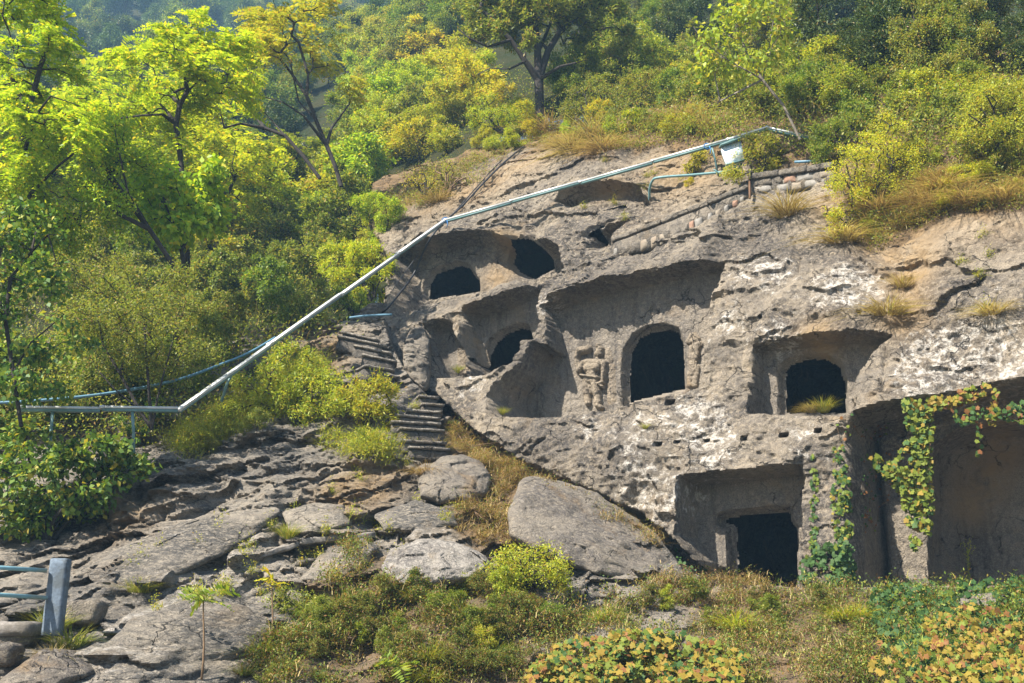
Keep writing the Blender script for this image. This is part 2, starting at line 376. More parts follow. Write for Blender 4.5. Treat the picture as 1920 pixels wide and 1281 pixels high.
def leaf_mat(name, stops, trans=0.45, rough=0.5, patch=None):
    m, t, n, l = newmat(name); g = n.new('ShaderNodeNewGeometry'); oi = n.new('ShaderNodeObjectInfo')
    r = g.outputs['Random Per Island']
    col = ramp(t, r, stops)
    hv = n.new('ShaderNodeHueSaturation'); l.new(col, hv.inputs['Color'])
    l.new(mth(t, 'ADD', 0.490, mth(t, 'MULTIPLY', oi.outputs['Random'], 0.030)), hv.inputs['Hue'])
    nz = noise(t, g.outputs['Position'], 0.8, 3, 0.6)
    l.new(mth(t, 'ADD', 0.60, mth(t, 'MULTIPLY', nz, 0.8)), hv.inputs['Value'])
    col = hv.outputs[0]
    d = n.new('ShaderNodeBsdfPrincipled'); d.inputs['Roughness'].default_value = rough; d.inputs['Specular IOR Level'].default_value = 0.35
    l.new(col, d.inputs['Base Color'])
    tr = n.new('ShaderNodeBsdfTranslucent')
    tc = mixc(t, 1.0, col, (1.35, 1.25, 0.6), 'MULTIPLY'); l.new(tc, tr.inputs[0])
    mx = n.new('ShaderNodeMixShader'); mx.inputs[0].default_value = trans
    l.new(d.outputs[0], mx.inputs[1]); l.new(tr.outputs[0], mx.inputs[2])
    o = n.new('ShaderNodeOutputMaterial'); l.new(mx.outputs[0], o.inputs[0]); return m
L_bright = leaf_mat('leaf_bright_green', [(0, (0.18, 0.28, 0.02)), (0.5, (0.34, 0.46, 0.03)), (0.85, (0.52, 0.58, 0.04)), (1, (0.60, 0.44, 0.04))])
L_yellow = leaf_mat('leaf_yellow_green', [(0, (0.22, 0.29, 0.03)), (0.45, (0.35, 0.40, 0.04)), (0.85, (0.48, 0.46, 0.05)), (1, (0.42, 0.26, 0.05))])
L_gold = leaf_mat('leaf_golden', [(0, (0.30, 0.36, 0.03)), (0.5, (0.50, 0.49, 0.035)), (0.9, (0.58, 0.46, 0.04)), (1, (0.50, 0.25, 0.05))])
L_mid = leaf_mat('leaf_mid_green', [(0, (0.08, 0.135, 0.02)), (0.5, (0.17, 0.245, 0.03)), (0.9, (0.30, 0.35, 0.04)), (1, (0.35, 0.25, 0.06))])
L_olive = leaf_mat('leaf_olive', [(0, (0.10, 0.14, 0.025)), (0.45, (0.20, 0.25, 0.04)), (0.8, (0.34, 0.36, 0.06)), (1, (0.30, 0.18, 0.07))])
L_dark = leaf_mat('leaf_dark_evergreen', [(0, (0.035, 0.065, 0.018)), (0.6, (0.075, 0.12, 0.03)), (0.93, (0.14, 0.18, 0.05)), (1, (0.25, 0.15, 0.05))], 0.25)
L_broad = leaf_mat('leaf_broad_green', [(0, (0.05, 0.11, 0.02)), (0.5, (0.10, 0.20, 0.03)), (0.8, (0.22, 0.30, 0.04)), (1, (0.42, 0.36, 0.05))], 0.35, 0.55)
L_far = leaf_mat('leaf_far_green', [(0, (0.05, 0.10, 0.03)), (0.6, (0.10, 0.17, 0.045)), (1, (0.19, 0.25, 0.06))], 0.3)
L_dry = leaf_mat('grass_dry', [(0, (0.17, 0.11, 0.05)), (0.5, (0.34, 0.25, 0.12)), (0.9, (0.50, 0.40, 0.20)), (1, (0.26, 0.27, 0.06))], 0.3, 0.7)
L_grass = leaf_mat('grass_green', [(0, (0.13, 0.19, 0.03)), (0.6, (0.28, 0.32, 0.05)), (1, (0.45, 0.36, 0.09))], 0.35, 0.6)
L_cover = leaf_mat('leaf_cover', [(0, (0.05, 0.09, 0.016)), (0.45, (0.14, 0.19, 0.028)), (0.7, (0.27, 0.27, 0.04)), (0.82, (0.25, 0.13, 0.045)), (1, (0.15, 0.075, 0.03))], 0.35, 0.6)
def ivy_mat(name, c, c2):
    m, t, n, l = newmat(name); oi = n.new('ShaderNodeObjectInfo'); g = n.new('ShaderNodeNewGeometry')
    f = noise(t, g.outputs['Position'], 9.0, 3); f = mth(t, 'ADD', mth(t, 'MULTIPLY', oi.outputs['Random'], 0.6), mth(t, 'MULTIPLY', g.outputs['Random Per Island'], 0.4))
    col = mixc(t, f, c, c2); f2 = noise(t, g.outputs['Position'], 30.0, 2)
    col = mixc(t, ramp(t, f2, [(0.5, 0), (0.75, 0.6)]), col, tuple(x * 0.6 for x in c))
    b = n.new('ShaderNodeBsdfPrincipled'); b.inputs['Roughness'].default_value = 0.6; b.inputs['Specular IOR Level'].default_value = 0.2; l.new(col, b.inputs['Base Color'])
    tr = n.new('ShaderNodeBsdfTranslucent'); l.new(col, tr.inputs[0]); mx = n.new('ShaderNodeMixShader'); mx.inputs[0].default_value = 0.3
    o = n.new('ShaderNodeOutputMaterial'); l.new(b.outputs[0], mx.inputs[1]); l.new(tr.outputs[0], mx.inputs[2]); l.new(mx.outputs[0], o.inputs[0]); return m
I_green = ivy_mat('ivy_green', (0.028, 0.075, 0.02), (0.065, 0.13, 0.035))
I_lime = ivy_mat('ivy_lime', (0.09, 0.15, 0.022), (0.19, 0.22, 0.03))
I_yellow = ivy_mat('ivy_yellow', (0.25, 0.225, 0.03), (0.28, 0.18, 0.035))
I_red = ivy_mat('ivy_rust', (0.19, 0.07, 0.03), (0.25, 0.13, 0.04))
I_blue = ivy_mat('ivy_blue_green', (0.035, 0.085, 0.022), (0.085, 0.145, 0.05))
# ------------------------------------------------------------------ the cliff
T1 = Field('cliff', -21.5, 1.8, 1.0, 19.5, 0.031)
U, Z = T1.A, T1.B
def wbase(z):
    return np.interp(z, [0, 3, 6.8, 8.6, 10.8, 12.2, 14, 17, 19, 22], [18.2, 19.0, 20.6, 21.5, 22.8, 23.7, 25.0, 27.4, 30.0, 34.5])
kern = np.ones(31) / 31
zz = T1.b; wb = np.convolve(np.pad(wbase(zz), 15, mode='edge'), kern, 'valid')
wb[:16] = wbase(zz[:16]); wb[-16:] = wbase(zz[-16:])
T1.V = np.repeat(wb[:, None], len(T1.a), 1) + 0.25 * fbm(U / 5, Z / 5, 2, 3)
def on(F, pts, fn=None):
    pts = np.asarray(pts, float); P, t = F.hit(pts[:, 0], pts[:, 1], fn, clamp=True)
    a, b, v = F.local(P); return np.stack([a, b], 1)
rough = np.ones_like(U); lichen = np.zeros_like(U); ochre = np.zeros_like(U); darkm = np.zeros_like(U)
# left end of the cliff turns away into the gully
edge = on(T1, [(700, 700), (702, 600), (722, 585), (736, 500), (716, 440), (700, 400), (708, 345), (700, 290), (690, 240)])
ue = np.interp(Z, edge[:, 1], edge[:, 0]) + 0.25 * fbm(Z / 1.2, Z * 0, 4, 8)
dl = np.clip(ue - U, 0, 99)
T1.V += 1.35 * dl * sst(0, 0.5, dl) 
# big bulges: the block between the niches and the crack, the shoulder on the right, the brow bands
def bulge(cx, cy, rx, ry, amp, rot=0.0):
    c = on(T1, [(cx, cy)])[0]; sx = rx / 92.0; sy = ry / 92.0; cr, sr = math.cos(rot), math.sin(rot)
    du = (U - c[0]); dz = (Z - c[1]); a = (du * cr + dz * sr) / sx; b = (-du * sr + dz * cr) / sy
    T1.V[:] -= amp * np.exp(-(a * a + b * b))
bulge(1160, 850, 260, 100, 0.45, -0.35); bulge(1480, 540, 170, 110, 0.35); bulge(1800, 560, 150, 180, 0.3)
bulge(1180, 520, 200, 34, 0.30, 0.2); bulge(900, 570, 160, 26, 0.25, 0.25); bulge(1100, 330, 200, 60, 0.3, 0.3); bulge(1640, 720, 70, 90, 0.3)
bulge(1420, 640, 30, 90, 0.1); bulge(860, 620, 60, 60, 0.1); bulge(930, 800, 90, 60, 0.2)
# one-sided ledges: rock juts out above the line
def ledge(F, line, width, amp, taper=True, wob=0.06, seed=0):
    l = on(F, line); A, B = F.A, F.B
    wv = wob * fbm(A * 2.2, B * 2.2, 3, 50 + seed)
    lo = l.min(0) - 4 * width - 0.3; hi = l.max(0) + 4 * width + 0.3
    ia = slice(max(0, int((lo[0] - F.a[0]) / F.st)), max(1, int((hi[0] - F.a[0]) / F.st)))
    ib = slice(max(0, int((lo[1] - F.b[0]) / F.st)), max(1, int((hi[1] - F.b[0]) / F.st)))
    a, b = A[ib, ia], B[ib, ia] + wv[ib, ia]
    d, side, T = linedist(l, a, b)
    s = np.where(side > 0, d, -d)
    m = np.where(s > 0, np.exp(-s / width), np.exp(s / 0.025))
    end = sst(0, 0.12, T) * sst(1, 0.88, T) if taper else 1.0
    F.V[ib, ia] -= amp * m * end
def crack(F, line, width, depth, wob=0.07, seed=0, taper=True):
    l = on(F, line); wv = wob * fbm(F.A * 2.5, F.B * 2.5, 3, 90 + seed)
    d, side, T = linedist(l, F.A, F.B + wv)
    end = sst(0, 0.1, T) * sst(1, 0.9, T) if taper else 1.0
    F.V += depth * np.exp(-(d / width) ** 2) * end
edge_w = 0.024 * fbm(U * 3.1, Z * 3.1, 4, 21) + 0.010 * fbm(U * 14, Z * 14, 2, 22)
def recess(poly, dtop, lean=0.03, rgh=0.22, soft=0.05, floor_keep=True, tilt=0.0):
    p = on(T1, poly); top = p[np.argsort(-p[:, 1])[:max(2, len(p) // 3)]]
    w0, _ = T1.sample(top[:, 0], top[:, 1]); w0 = float(np.mean(w0)) + dtop; z0 = float(top[:, 1].mean()); u0 = float(p[:, 0].mean())
    plane = lambda u, z: w0 + lean * (z - z0) + tilt * (u - u0)
    d = sdf(p, U, Z) + edge_w
    m = sst(soft, -soft, d)
    tgt = np.maximum(T1.V, plane(U, Z))
    T1.V[:] = T1.V * (1 - m) + tgt * m
    ins = d < 0
    rough[ins] = rgh
    return plane
CUT = np.zeros(U.shape, bool); CHAMBERS = []
def opening(poly, plane, depth=3.0, jamb=0.3, soft=0.035, dome=0.5, room=True):
    p = on(T1, poly, plane); d = sdf(p, U, Z) + 0.5 * edge_w
    m = sst(soft, -soft, d); dd = np.clip(-d, 0, 99)
    rough[d < 0] = 0.3
    if not room:
        T1.V[:] += m * (jamb + (depth - jamb) * sst(0, dome, dd)); return
    jamb = jamb * 0.5; T1.V[:] += m * (jamb + 0.12 * sst(0, 0.1, dd)); CUT[dd > 0.09] = True
    CHAMBERS.append((p[:, 0].min(), p[:, 0].max(), p[:, 1].min(), p[:, 1].max(), float(plane(p[:, 0].mean(), p[:, 1].mean())) + jamb, depth))
def blob(arr, F, pts, r, amp=1.0):
    for (x, y) in pts:
        c = on(F, [(x, y)])[0]; rr = r / 90.0
        arr += amp * np.exp(-(((F.A - c[0]) / rr) ** 2 + ((F.B - c[1]) / rr) ** 2))
# rim noise for the whole face goes in first, so the carved planes stay calmer
big = 0.22 * fbm(U / 1.6, Z / 1.6, 4, 31) + 0.10 * facets(U / 1.3 + 0.35 * fbm(U, Z, 3, 5), Z / 0.8 + 0.3 * fbm(U, Z, 3, 6), 12, 1.0)
T1.V += big
lines_up = [([(742, 478), (800, 457), (860, 443), (915, 440), (940, 452)], 0.45, 0.45), ([(1012, 566), (1080, 545), (1160, 524), (1250, 509), (1362, 490)], 0.40, 0.38),
            ([(862, 580), (930, 560), (1010, 538)], 0.3, 0.28), ([(795, 612), (818, 601), (845, 606)], 0.25, 0.25),
            ([(1400, 648), (1480, 634), (1620, 624), (1675, 628)], 0.3, 0.16), ([(1268, 892), (1380, 884), (1505, 873)], 0.4, 0.2),
            ([(1590, 778), (1690, 756), (1850, 728), (1960, 712)], 0.4, 0.30), ([(1035, 372), (1085, 350), (1150, 343), (1200, 352), (1216, 380)], 0.35, 0.32),
            ([(930, 372), (1000, 340), (1060, 322)], 0.3, 0.15), ([(905, 425), (960, 405), (1040, 392)], 0.3, 0.15), ([(1355, 500), (1400, 512), (1470, 505), (1490, 470)], 0.25, 0.13),
            ([(1690, 470), (1730, 560), (1700, 640)], 0.3, 0.1), ([(1560, 430), (1610, 480), (1660, 520)], 0.3, 0.18), ([(1060, 510), (1200, 468), (1330, 430)], 0.3, 0.12),
            ([(820, 560), (900, 548), (1010, 515), (1050, 490)], 0.22, 0.13), ([(1240, 420), (1330, 392), (1400, 362)], 0.25, 0.12)]
for i, (ln, wd, am) in enumerate(lines_up): ledge(T1, ln, wd, am, seed=i)
# underside of the block along the great diagonal crack
under = [(560, 560), (640, 600), (705, 600), (716, 640), (742, 678), (770, 712), (818, 748), (832, 762), (880, 806), (960, 862), (1090, 918), (1200, 970), (1265, 1025), (1290, 1052), (1330, 1068), (1365, 1075), (1370, 1400), (560, 1400)]
# recess A (top shelter) with two caves
pA = recess([(742, 590), (742, 480), (800, 459), (860, 445), (915, 442), (950, 450), (1000, 462), (1000, 516), (900, 546), (800, 562)], 0.55, 0.10, 0.5, soft=0.12)
opening([(790, 566), (794, 530), (806, 508), (830, 497), (855, 490), (876, 494), (886, 510), (898, 522), (898, 548), (830, 558)], pA, 2.6, 0.25)
pA2 = recess([(928, 490), (940, 462), (975, 450), (1015, 450), (1038, 464), (1046, 502), (998, 530), (955, 515)], 0.55, 0.15, 0.5, soft=0.12)
opening([(950, 494), (958, 468), (982, 457), (1012, 457), (1034, 470), (1040, 502), (995, 527), (964, 512)], pA2, 2.2, 0.2)
pA3 = recess([(1098, 460), (1108, 440), (1128, 424), (1175, 414), (1142, 440), (1140, 458)], 0.5, 0.1, 0.5, soft=0.08)
opening([(1106, 460), (1116, 440), (1132, 427), (1160, 420), (1140, 440), (1140, 462)], pA3, 1.8, 0.2)
recess([(1042, 374), (1086, 352), (1150, 346), (1195, 354), (1214, 382), (1180, 372), (1110, 374), (1070, 384)], 0.45, 0.3, 0.6, soft=0.1)
# recess B with cave and little arch niche at its left
pB = recess([(858, 704), (862, 640), (868, 582), (930, 562), (1008, 542), (1003, 598), (996, 632), (972, 636), (963, 658), (952, 680), (905, 700)], 0.55, 0.02, 0.3, soft=0.05)
opening([(898, 700), (905, 660), (919, 633), (945, 615), (970, 606), (990, 610), (1000, 640), (1000, 702)], pB, 2.8, 0.3)
pN = recess([(800, 700), (796, 640), (806, 612), (822, 603), (840, 608), (850, 640), (852, 700)], 0.55, 0.02, 0.3, soft=0.12)
# recess C with the great cave
pC = recess([(1014, 572), (1080, 546), (1160, 526), (1250, 511), (1358, 493), (1345, 525), (1328, 570), (1320, 640), (1312, 722), (1285, 734), (1160, 762), (1010, 780), (915, 778), (913, 742), (928, 719), (962, 692), (989, 660), (999, 642), (1024, 646), (1022, 592)], 0.60, 0.02, 0.28, soft=0.035)
opening([(1165, 760), (1165, 690), (1169, 655), (1186, 626), (1212, 612), (1245, 607), (1270, 615), (1281, 640), (1284, 730)], pC, 3.4, 0.32)
# niche F
pF = recess([(1402, 772), (1413, 646), (1480, 636), (1620, 626), (1668, 630), (1636, 655), (1602, 705), (1591, 774)], 0.55, 0.02, 0.3, soft=0.04)
opening([(1460, 780), (1459, 690), (1475, 673), (1510, 662), (1550, 664), (1575, 680), (1587, 710), (1589, 780)], pF, 3.0, 0.25)
# niche G
pG = recess([(1272, 893), (1380, 886), (1500, 875), (1497, 1000), (1494, 1110), (1300, 1110), (1298, 1050), (1266, 1000)], 0.85, 0.02, 0.3, soft=0.04)
opening([(1341, 966), (1380, 957), (1440, 951), (1480, 950), (1484, 974), (1495, 985), (1496, 1130), (1366, 1130), (1363, 990), (1343, 984)], pG, 3.2, 0.4)
# great recess H on the right
pH = recess([(1604, 776), (1690, 757), (1850, 729), (1960, 714), (2150, 690), (2150, 1180), (1604, 1180)], 0.95, 0.02, 0.5, soft=0.05)
opening([(1746, 1180), (1742, 870), (1760, 832), (1800, 806), (1860, 793), (1960, 788), (2150, 790), (2150, 1180)], pH, 1.9, 1.2, dome=0.6, room=False)
crack(T1, [(1604, 780), (1606, 950), (1608, 1140)], 0.12, 0.7, 0.03)
# overhang under the block
pu = on(T1, under); du_ = sdf(pu, U, Z) + 1.5 * edge_w
T1.V += 1.3 * sst(0.10, -0.10, du_)
crack(T1, [(1560, 400), (1640, 470), (1700, 500), (1705, 580), (1680, 620)], 0.35, 0.35)
crack(T1, [(885, 800), (930, 870), (990, 850), (1030, 810)], 0.04, 0.12); crack(T1, [(1080, 560), (1060, 470), (1120, 470)], 0.03, 0.05)
crack(T1, [(1480, 440), (1500, 480), (1495, 520)], 0.04, 0.1); crack(T1, [(1660, 650), (1655, 700), (1650, 740)], 0.04, 0.12)
# putlog holes
def holes(pts, w_=0.07, h_=0.045):
    for (x, y) in pts:
        c = on(T1, [(x, y)])[0]; m = (np.abs(U - c[0]) < w_) & (np.abs(Z - c[1]) < h_); T1.V[m] += 0.35
holes([(1232, 832), (1270, 828), (1322, 825), (1393, 822), (1468, 814), (1533, 806)]); holes([(1255, 753)], 0.09, 0.06); holes([(1342, 535)], 0.03, 0.06); holes([(1610, 583), (1424, 592)], 0.03, 0.03)
# fine relief
T1.V += rough * (0.042 * ridged(U / 0.55, Z / 0.30, 5, 61, 0.60) * (0.5 + 0.5 * sst(-0.4, 0.4, fbm(U / 2, Z / 2, 2, 44))) + 0.028 * fbm(U / 0.16, Z / 0.14, 3, 62) + 0.032 * facets(U / 0.40 + 0.3 * fbm(U * 2, Z * 2, 2, 4), Z / 0.2 + 0.3 * fbm(U * 2, Z * 2, 2, 7), 14))
T1.V += 0.012 * fbm(U / 0.07, Z / 0.07, 2, 63)
blob(lichen, T1, [(1300, 770), (1330, 800), (1350, 850), (1200, 800), (1500, 820), (1590, 520), (1620, 540), (1560, 545), (1760, 690), (1800, 720), (1900, 650), (1880, 680), (1740, 660), (1460, 640), (1360, 610), (1400, 500), (1450, 510), (1240, 940), (1180, 900), (1020, 575), (1110, 800), (880, 720), (1840, 640), (1700, 720)], 45, 0.9)
blob(lichen, T1, [(1250, 880), (1450, 560), (1800, 600), (1100, 480)], 110, 0.35)
blob(ochre, T1, [(1700, 490), (1710, 530), (1700, 600), (1650, 450), (1560, 390), (1680, 440)], 45, 1.0)
blob(ochre, T1, [(900, 350), (820, 370), (1000, 300), (1250, 300), (1300, 340), (1750, 400), (1900, 390), (700, 430)], 90, 0.7)
blob(ochre, T1, [(1850, 900), (1880, 830), (1820, 950), (970, 470), (930, 520), (1150, 370), (1540, 640)], 40, 0.9)
blob(darkm, T1, [(1430, 460), (1400, 440), (1460, 480), (1760, 900), (1800, 1050), (1900, 1050), (840, 660), (880, 470), (760, 500), (1440, 760), (1300, 560), (1210, 480), (1120, 500), (990, 540), (860, 560)], 50, 0.8)
blob(darkm, T1, [(1500, 630), (1120, 580), (1000, 700), (1060, 650), (1350, 900), (1000, 850), (1180, 860)], 70, 0.8); blob(darkm, T1, [(1100, 545), (1180, 530), (1260, 520), (1320, 505), (900, 470), (850, 470), (780, 490), (900, 580), (950, 570), (1000, 360), (1400, 560), (1350, 650), (1330, 470), (1040, 520), (1620, 720), (1580, 660), (1150, 860), (1060, 830), (960, 830), (1000, 800), (1650, 850), (1620, 950), (1640, 1050), (1780, 980), (1850, 1060), (1540, 880), (1500, 840)], 42, 0.7)
cl = np.clip
rpx, rpy = proj(T1.world(U, Z, T1.V))
rockline = np.interp(rpx, [600, 690, 760, 850, 960, 1100, 1250, 1420, 1560, 1600, 1680, 1760, 1920, 2200], [440, 420, 400, 330, 285, 292, 275, 322, 315, 400, 475, 412, 388, 370]) + 18 * fbm(U / 0.7, Z / 0.7, 3, 55)
soil1 = sst(14, -14, rpy - rockline)
def grid_mesh(name, F, mat, attrs=None, cut=None):
    nb, na = F.V.shape; V = F.world(F.A, F.B, F.V).reshape(-1, 3)
    i = np.arange(nb * na).reshape(nb, na)
    q = np.stack([i[:-1, :-1], i[:-1, 1:], i[1:, 1:], i[1:, :-1]], -1)
    if cut is not None: q = q[~cut[:-1, :-1]]
    q = q.reshape(-1, 4)
    if F.kind == 'hill': pass
    me = mk(name, V, q, smooth=True, mats=[mat])
    for k, a in (attrs or {}).items():
        at = me.attributes.new(k, 'FLOAT', 'POINT'); at.data.foreach_set('value', np.clip(a, 0, 1).astype(np.float32).ravel())
    try: me.set_sharp_from_angle(angle=math.radians(50))
    except Exception: pass
    o = link(name, me); o['kind'] = 'structure'; return o
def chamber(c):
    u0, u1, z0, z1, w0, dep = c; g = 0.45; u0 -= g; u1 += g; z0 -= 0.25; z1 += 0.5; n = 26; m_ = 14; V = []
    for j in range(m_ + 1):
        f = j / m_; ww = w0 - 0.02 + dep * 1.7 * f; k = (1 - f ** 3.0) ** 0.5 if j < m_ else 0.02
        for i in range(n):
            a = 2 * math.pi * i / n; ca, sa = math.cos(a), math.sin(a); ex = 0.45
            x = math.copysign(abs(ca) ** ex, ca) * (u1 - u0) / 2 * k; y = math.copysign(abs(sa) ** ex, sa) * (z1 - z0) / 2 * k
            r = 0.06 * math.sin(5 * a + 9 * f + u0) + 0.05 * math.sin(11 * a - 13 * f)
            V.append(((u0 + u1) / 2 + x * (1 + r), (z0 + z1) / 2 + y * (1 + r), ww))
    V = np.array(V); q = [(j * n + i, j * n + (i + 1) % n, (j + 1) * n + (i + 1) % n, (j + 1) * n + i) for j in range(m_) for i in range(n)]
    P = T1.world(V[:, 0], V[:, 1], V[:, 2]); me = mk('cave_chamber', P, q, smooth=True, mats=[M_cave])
    o = link('cave_chamber', me); o['kind'] = 'structure'; o['label'] = 'inside of a carved cave, its rock coloured dark as shade'
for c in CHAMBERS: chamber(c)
# ------------------------------------------------------------------ thin-plate interpolation through real points
def tps(P, v, lam=0.02):
    P = np.asarray(P, float); n = len(P)
    def k(r2): return np.where(r2 > 0, 0.5 * r2 * np.log(r2 + 1e-12), 0)
    K = k(((P[:, None] - P[None]) ** 2).sum(-1)) + lam * np.eye(n)
    A = np.zeros((n + 3, n + 3)); A[:n, :n] = K; A[:n, n] = 1; A[:n, n + 1:] = P; A[n, :n] = 1; A[n + 1:, :n] = P.T
    c = np.linalg.solve(A, np.concatenate([v, np.zeros(3)]))
    def f(a, b):
        sh = a.shape; a = a.ravel(); b = b.ravel(); r = c[n] + c[n + 1] * a + c[n + 2] * b
        for i in range(n): r = r + c[i] * k((a - P[i, 0]) ** 2 + (b - P[i, 1]) ** 2)
        return r.reshape(sh)
    return f
# ------------------------------------------------------------------ lower rock slope with stairs
def t1Y(x, y):
    P, t = T1.hit([x], [y]); return P[0, 1]
ctl = [(-150, 1281, 12.0), (0, 1281, 12.6), (0, 1100, 16.2), (-150, 1100, 16), (-150, 900, 19.8), (0, 900, 20), (0, 760, 23.5), (300, 1281, 13.4), (160, 1120, 15.8), (300, 1000, 17.4), (300, 850, 20.6), (330, 770, 22.8),
       (640, 1281, 14.4), (500, 1120, 16.3), (640, 1000, 18.2), (640, 850, 20.8), (560, 700, 23.8), (690, 700, 23.6), (640, 615, 26.2), (700, 610, 26.2), (780, 720, 23.6), (830, 770, 23.2), (740, 850, 20.9), (880, 860, 21.8), (960, 880, 21.4), (1090, 940, 20.8), (1200, 990, 20.3),
       (1290, 1070, 19.4), (900, 1000, 18.7), (1000, 1100, 17.4), (1300, 1110, 18.4), (1000, 1281, 14.8), (1300, 1281, 15.0), (1500, 1110, 17.8), (1700, 1125, 17.0), (1950, 1120, 16.2), (2150, 1120, 15.8), (1600, 1281, 14.6), (1950, 1281, 13.8), (2150, 1281, 13.5)]
cp_ = np.array([atY(a, b, y) for a, b, y in ctl])
tf = tps(cp_[:, [0, 2]], cp_[:, 1], 0.05)
T2 = Field('slope', -12.5, 10.5, -0.6, 10.4, 0.031)
X2, Z2 = T2.A, T2.B
T2.V = np.clip(tf(X2, Z2), 9.5, 40)
# strata dipping to the lower left: saw-tooth ledges along tilted bands
al = math.radians(21)
sc_ = Z2 * math.cos(al) - X2 * math.sin(al); ac = Z2 * math.sin(al) + X2 * math.cos(al)
wp = 0.55 * fbm(X2 / 2.4, Z2 / 2.4, 3, 101) + 0.12 * fbm(X2 / 0.6, Z2 / 0.6, 3, 102)
def saw(s, lam, seed):
    q = s / lam; c = np.floor(q); f = q - c; r = _h(c, c * 0 + 3, seed)
    return ((1 - f) ** 1.3 - sst(0.0, 0.06, 1 - f) * 0) , r
sw1, r1 = saw(sc_ + wp + 0.15 * fbm(ac / 1.1, sc_ * 0, 3, 7), 0.95, 71); k1 = sst(-0.05, 0.55, fbm(ac / 2.2 + r1 * 17, r1 * 9, 2, 72))
sw2, r2 = saw(sc_ + 0.6 * wp + 3.3, 0.36, 73); k2_ = sst(0.1, 0.6, fbm(ac / 0.9 + r2 * 13, r2 * 7, 2, 74))
rockz = np.ones_like(X2)
blk = facets(ac / 1.5 + 0.4 * fbm(X2, Z2, 3, 75), sc_ / 0.55 + 0.35 * fbm(X2 * 1.1, Z2 * 1.1, 3, 76), 77, 1.3)
blk2 = facets(ac / 0.48 + 0.3 * fbm(X2 * 3, Z2 * 3, 2, 78), sc_ / 0.2 + 0.3 * fbm(X2 * 3, Z2 * 3, 2, 79), 80, 1.2)
f1, gp, rr_, _, _ = worley(ac / 2.3 + 0.45 * fbm(X2 / 1.5, Z2 / 1.5, 3, 175), sc_ / 0.95 + 0.4 * fbm(X2 / 1.3, Z2 / 1.3, 3, 176), 177)
f1b, gpb, rrb, _, _ = worley(ac / 0.8 + 0.35 * fbm(X2 / 0.6, Z2 / 0.6, 3, 178), sc_ / 0.42 + 0.35 * fbm(X2 / 0.6, Z2 / 0.6, 3, 179), 180)
pil = 0.42 * f1 ** 2 + 0.16 * np.exp(-gp * 14) * sst(-0.1, 0.4, fbm(X2 / 1.2, Z2 / 1.2, 2, 189)) - 0.30 * rr_ + (0.14 * f1b ** 2 + 0.12 * np.exp(-gpb * 14) - 0.12 * rrb) * sst(-0.3, 0.3, fbm(X2 / 2.5, Z2 / 2.5, 2, 181))
det = pil - (0.26 * sw1 * k1 + 0.11 * sw2 * k2_) + 0.22 * blk + 0.08 * blk2 + 0.30 * fbm(X2 / 1.5, Z2 / 1.1, 3, 81)
det += 0.045 * ridged(ac / 0.9, sc_ / 0.2, 5, 82, 0.6) + 0.03 * fbm(X2 / 0.13, Z2 / 0.11, 3, 83)
ppx, ppy = proj(T2.world(X2, Z2, T2.V))
calm = sst(1080, 1130, ppy) * sst(1250, 1350, ppx)          # under the creepers on the right the ground is a soft bank
stm = np.zeros_like(X2); blob(stm, T2, [(660, 632), (690, 648), (710, 668), (712, 690), (735, 706), (790, 752), (800, 770), (780, 785), (790, 805), (795, 828), (805, 842)], 34, 1.0); stm = np.clip(stm, 0, 1)
T2.V += det * (1 - 0.6 * calm) * (1 - 0.75 * stm) + 0.25 * stm
for i, (ln, wd, am) in enumerate([([(275, 932), (330, 925), (395, 940)], 0.25, 0.3), ([(425, 1060), (480, 1047), (545, 1028), (600, 1012), (700, 1004)], 0.35, 0.4), ([(265, 1108), (300, 1100), (330, 1100)], 0.2, 0.45),
        ([(480, 1076), (555, 1098), (610, 1106), (650, 1096)], 0.3, 0.4), ([(290, 905), (450, 868), (560, 852)], 0.5, 0.15), ([(585, 947), (640, 938), (700, 932)], 0.3, 0.25), ([(150, 1095), (300, 1030), (440, 975), (540, 950)], 0.4, 0.25),
        ([(640, 985), (720, 960), (780, 945)], 0.3, 0.3), ([(560, 965), (700, 975), (760, 970)], 0.25, 0.25), ([(740, 1010), (850, 1030), (930, 1050)], 0.3, 0.2), ([(220, 1180), (320, 1160), (420, 1180)], 0.4, 0.3), ([(560, 880), (660, 870), (760, 875)], 0.3, 0.2),
        ([(100, 1240), (220, 1225), (330, 1250)], 0.4, 0.3), ([(520, 1250), (600, 1200), (690, 1190)], 0.4, 0.25)]):
    ledge(T2, ln, wd, am, seed=200 + i)
# the slope passes under the cliff block: drop it back behind the crack line
ab = [(600, 560), (690, 575), (722, 596), (728, 630), (748, 672), (772, 712), (814, 752), (826, 770), (874, 814), (955, 870), (1085, 926), (1195, 978), (1258, 1034), (1284, 1064), (1330, 1085), (1420, 1096), (1600, 1100), (2300, 1096), (2300, -300), (600, -300)]
pa = on(T2, ab); da = sdf(pa, X2, Z2)
T2.V += 9.0 * sst(0.02, -0.25, da)
gauss2 = np.zeros_like(X2); blob(gauss2, T2, [(960, 930), (900, 970), (960, 1000), (1000, 900), (880, 850), (1060, 930), (1160, 990), (640, 1090), (700, 1120), (800, 1140), (900, 1140), (700, 1200), (820, 1220), (940, 1240), (640, 1180)], 60, 1.0)
li2 = np.zeros_like(X2); oc2 = np.zeros_like(X2); dk2 = np.zeros_like(X2)
blob(li2, T2, [(780, 1040), (850, 1040), (900, 1060), (760, 1060), (250, 1190), (330, 1160), (450, 1030), (350, 1010)], 45, 0.8); blob(li2, T2, [(300, 1100), (600, 1150)], 140, 0.4)
blob(oc2, T2, [(960, 940), (900, 980), (1020, 930), (870, 830), (900, 850), (240, 960), (600, 690), (700, 900), (640, 660), (600, 640), (1100, 960), (650, 930)], 55, 0.8)
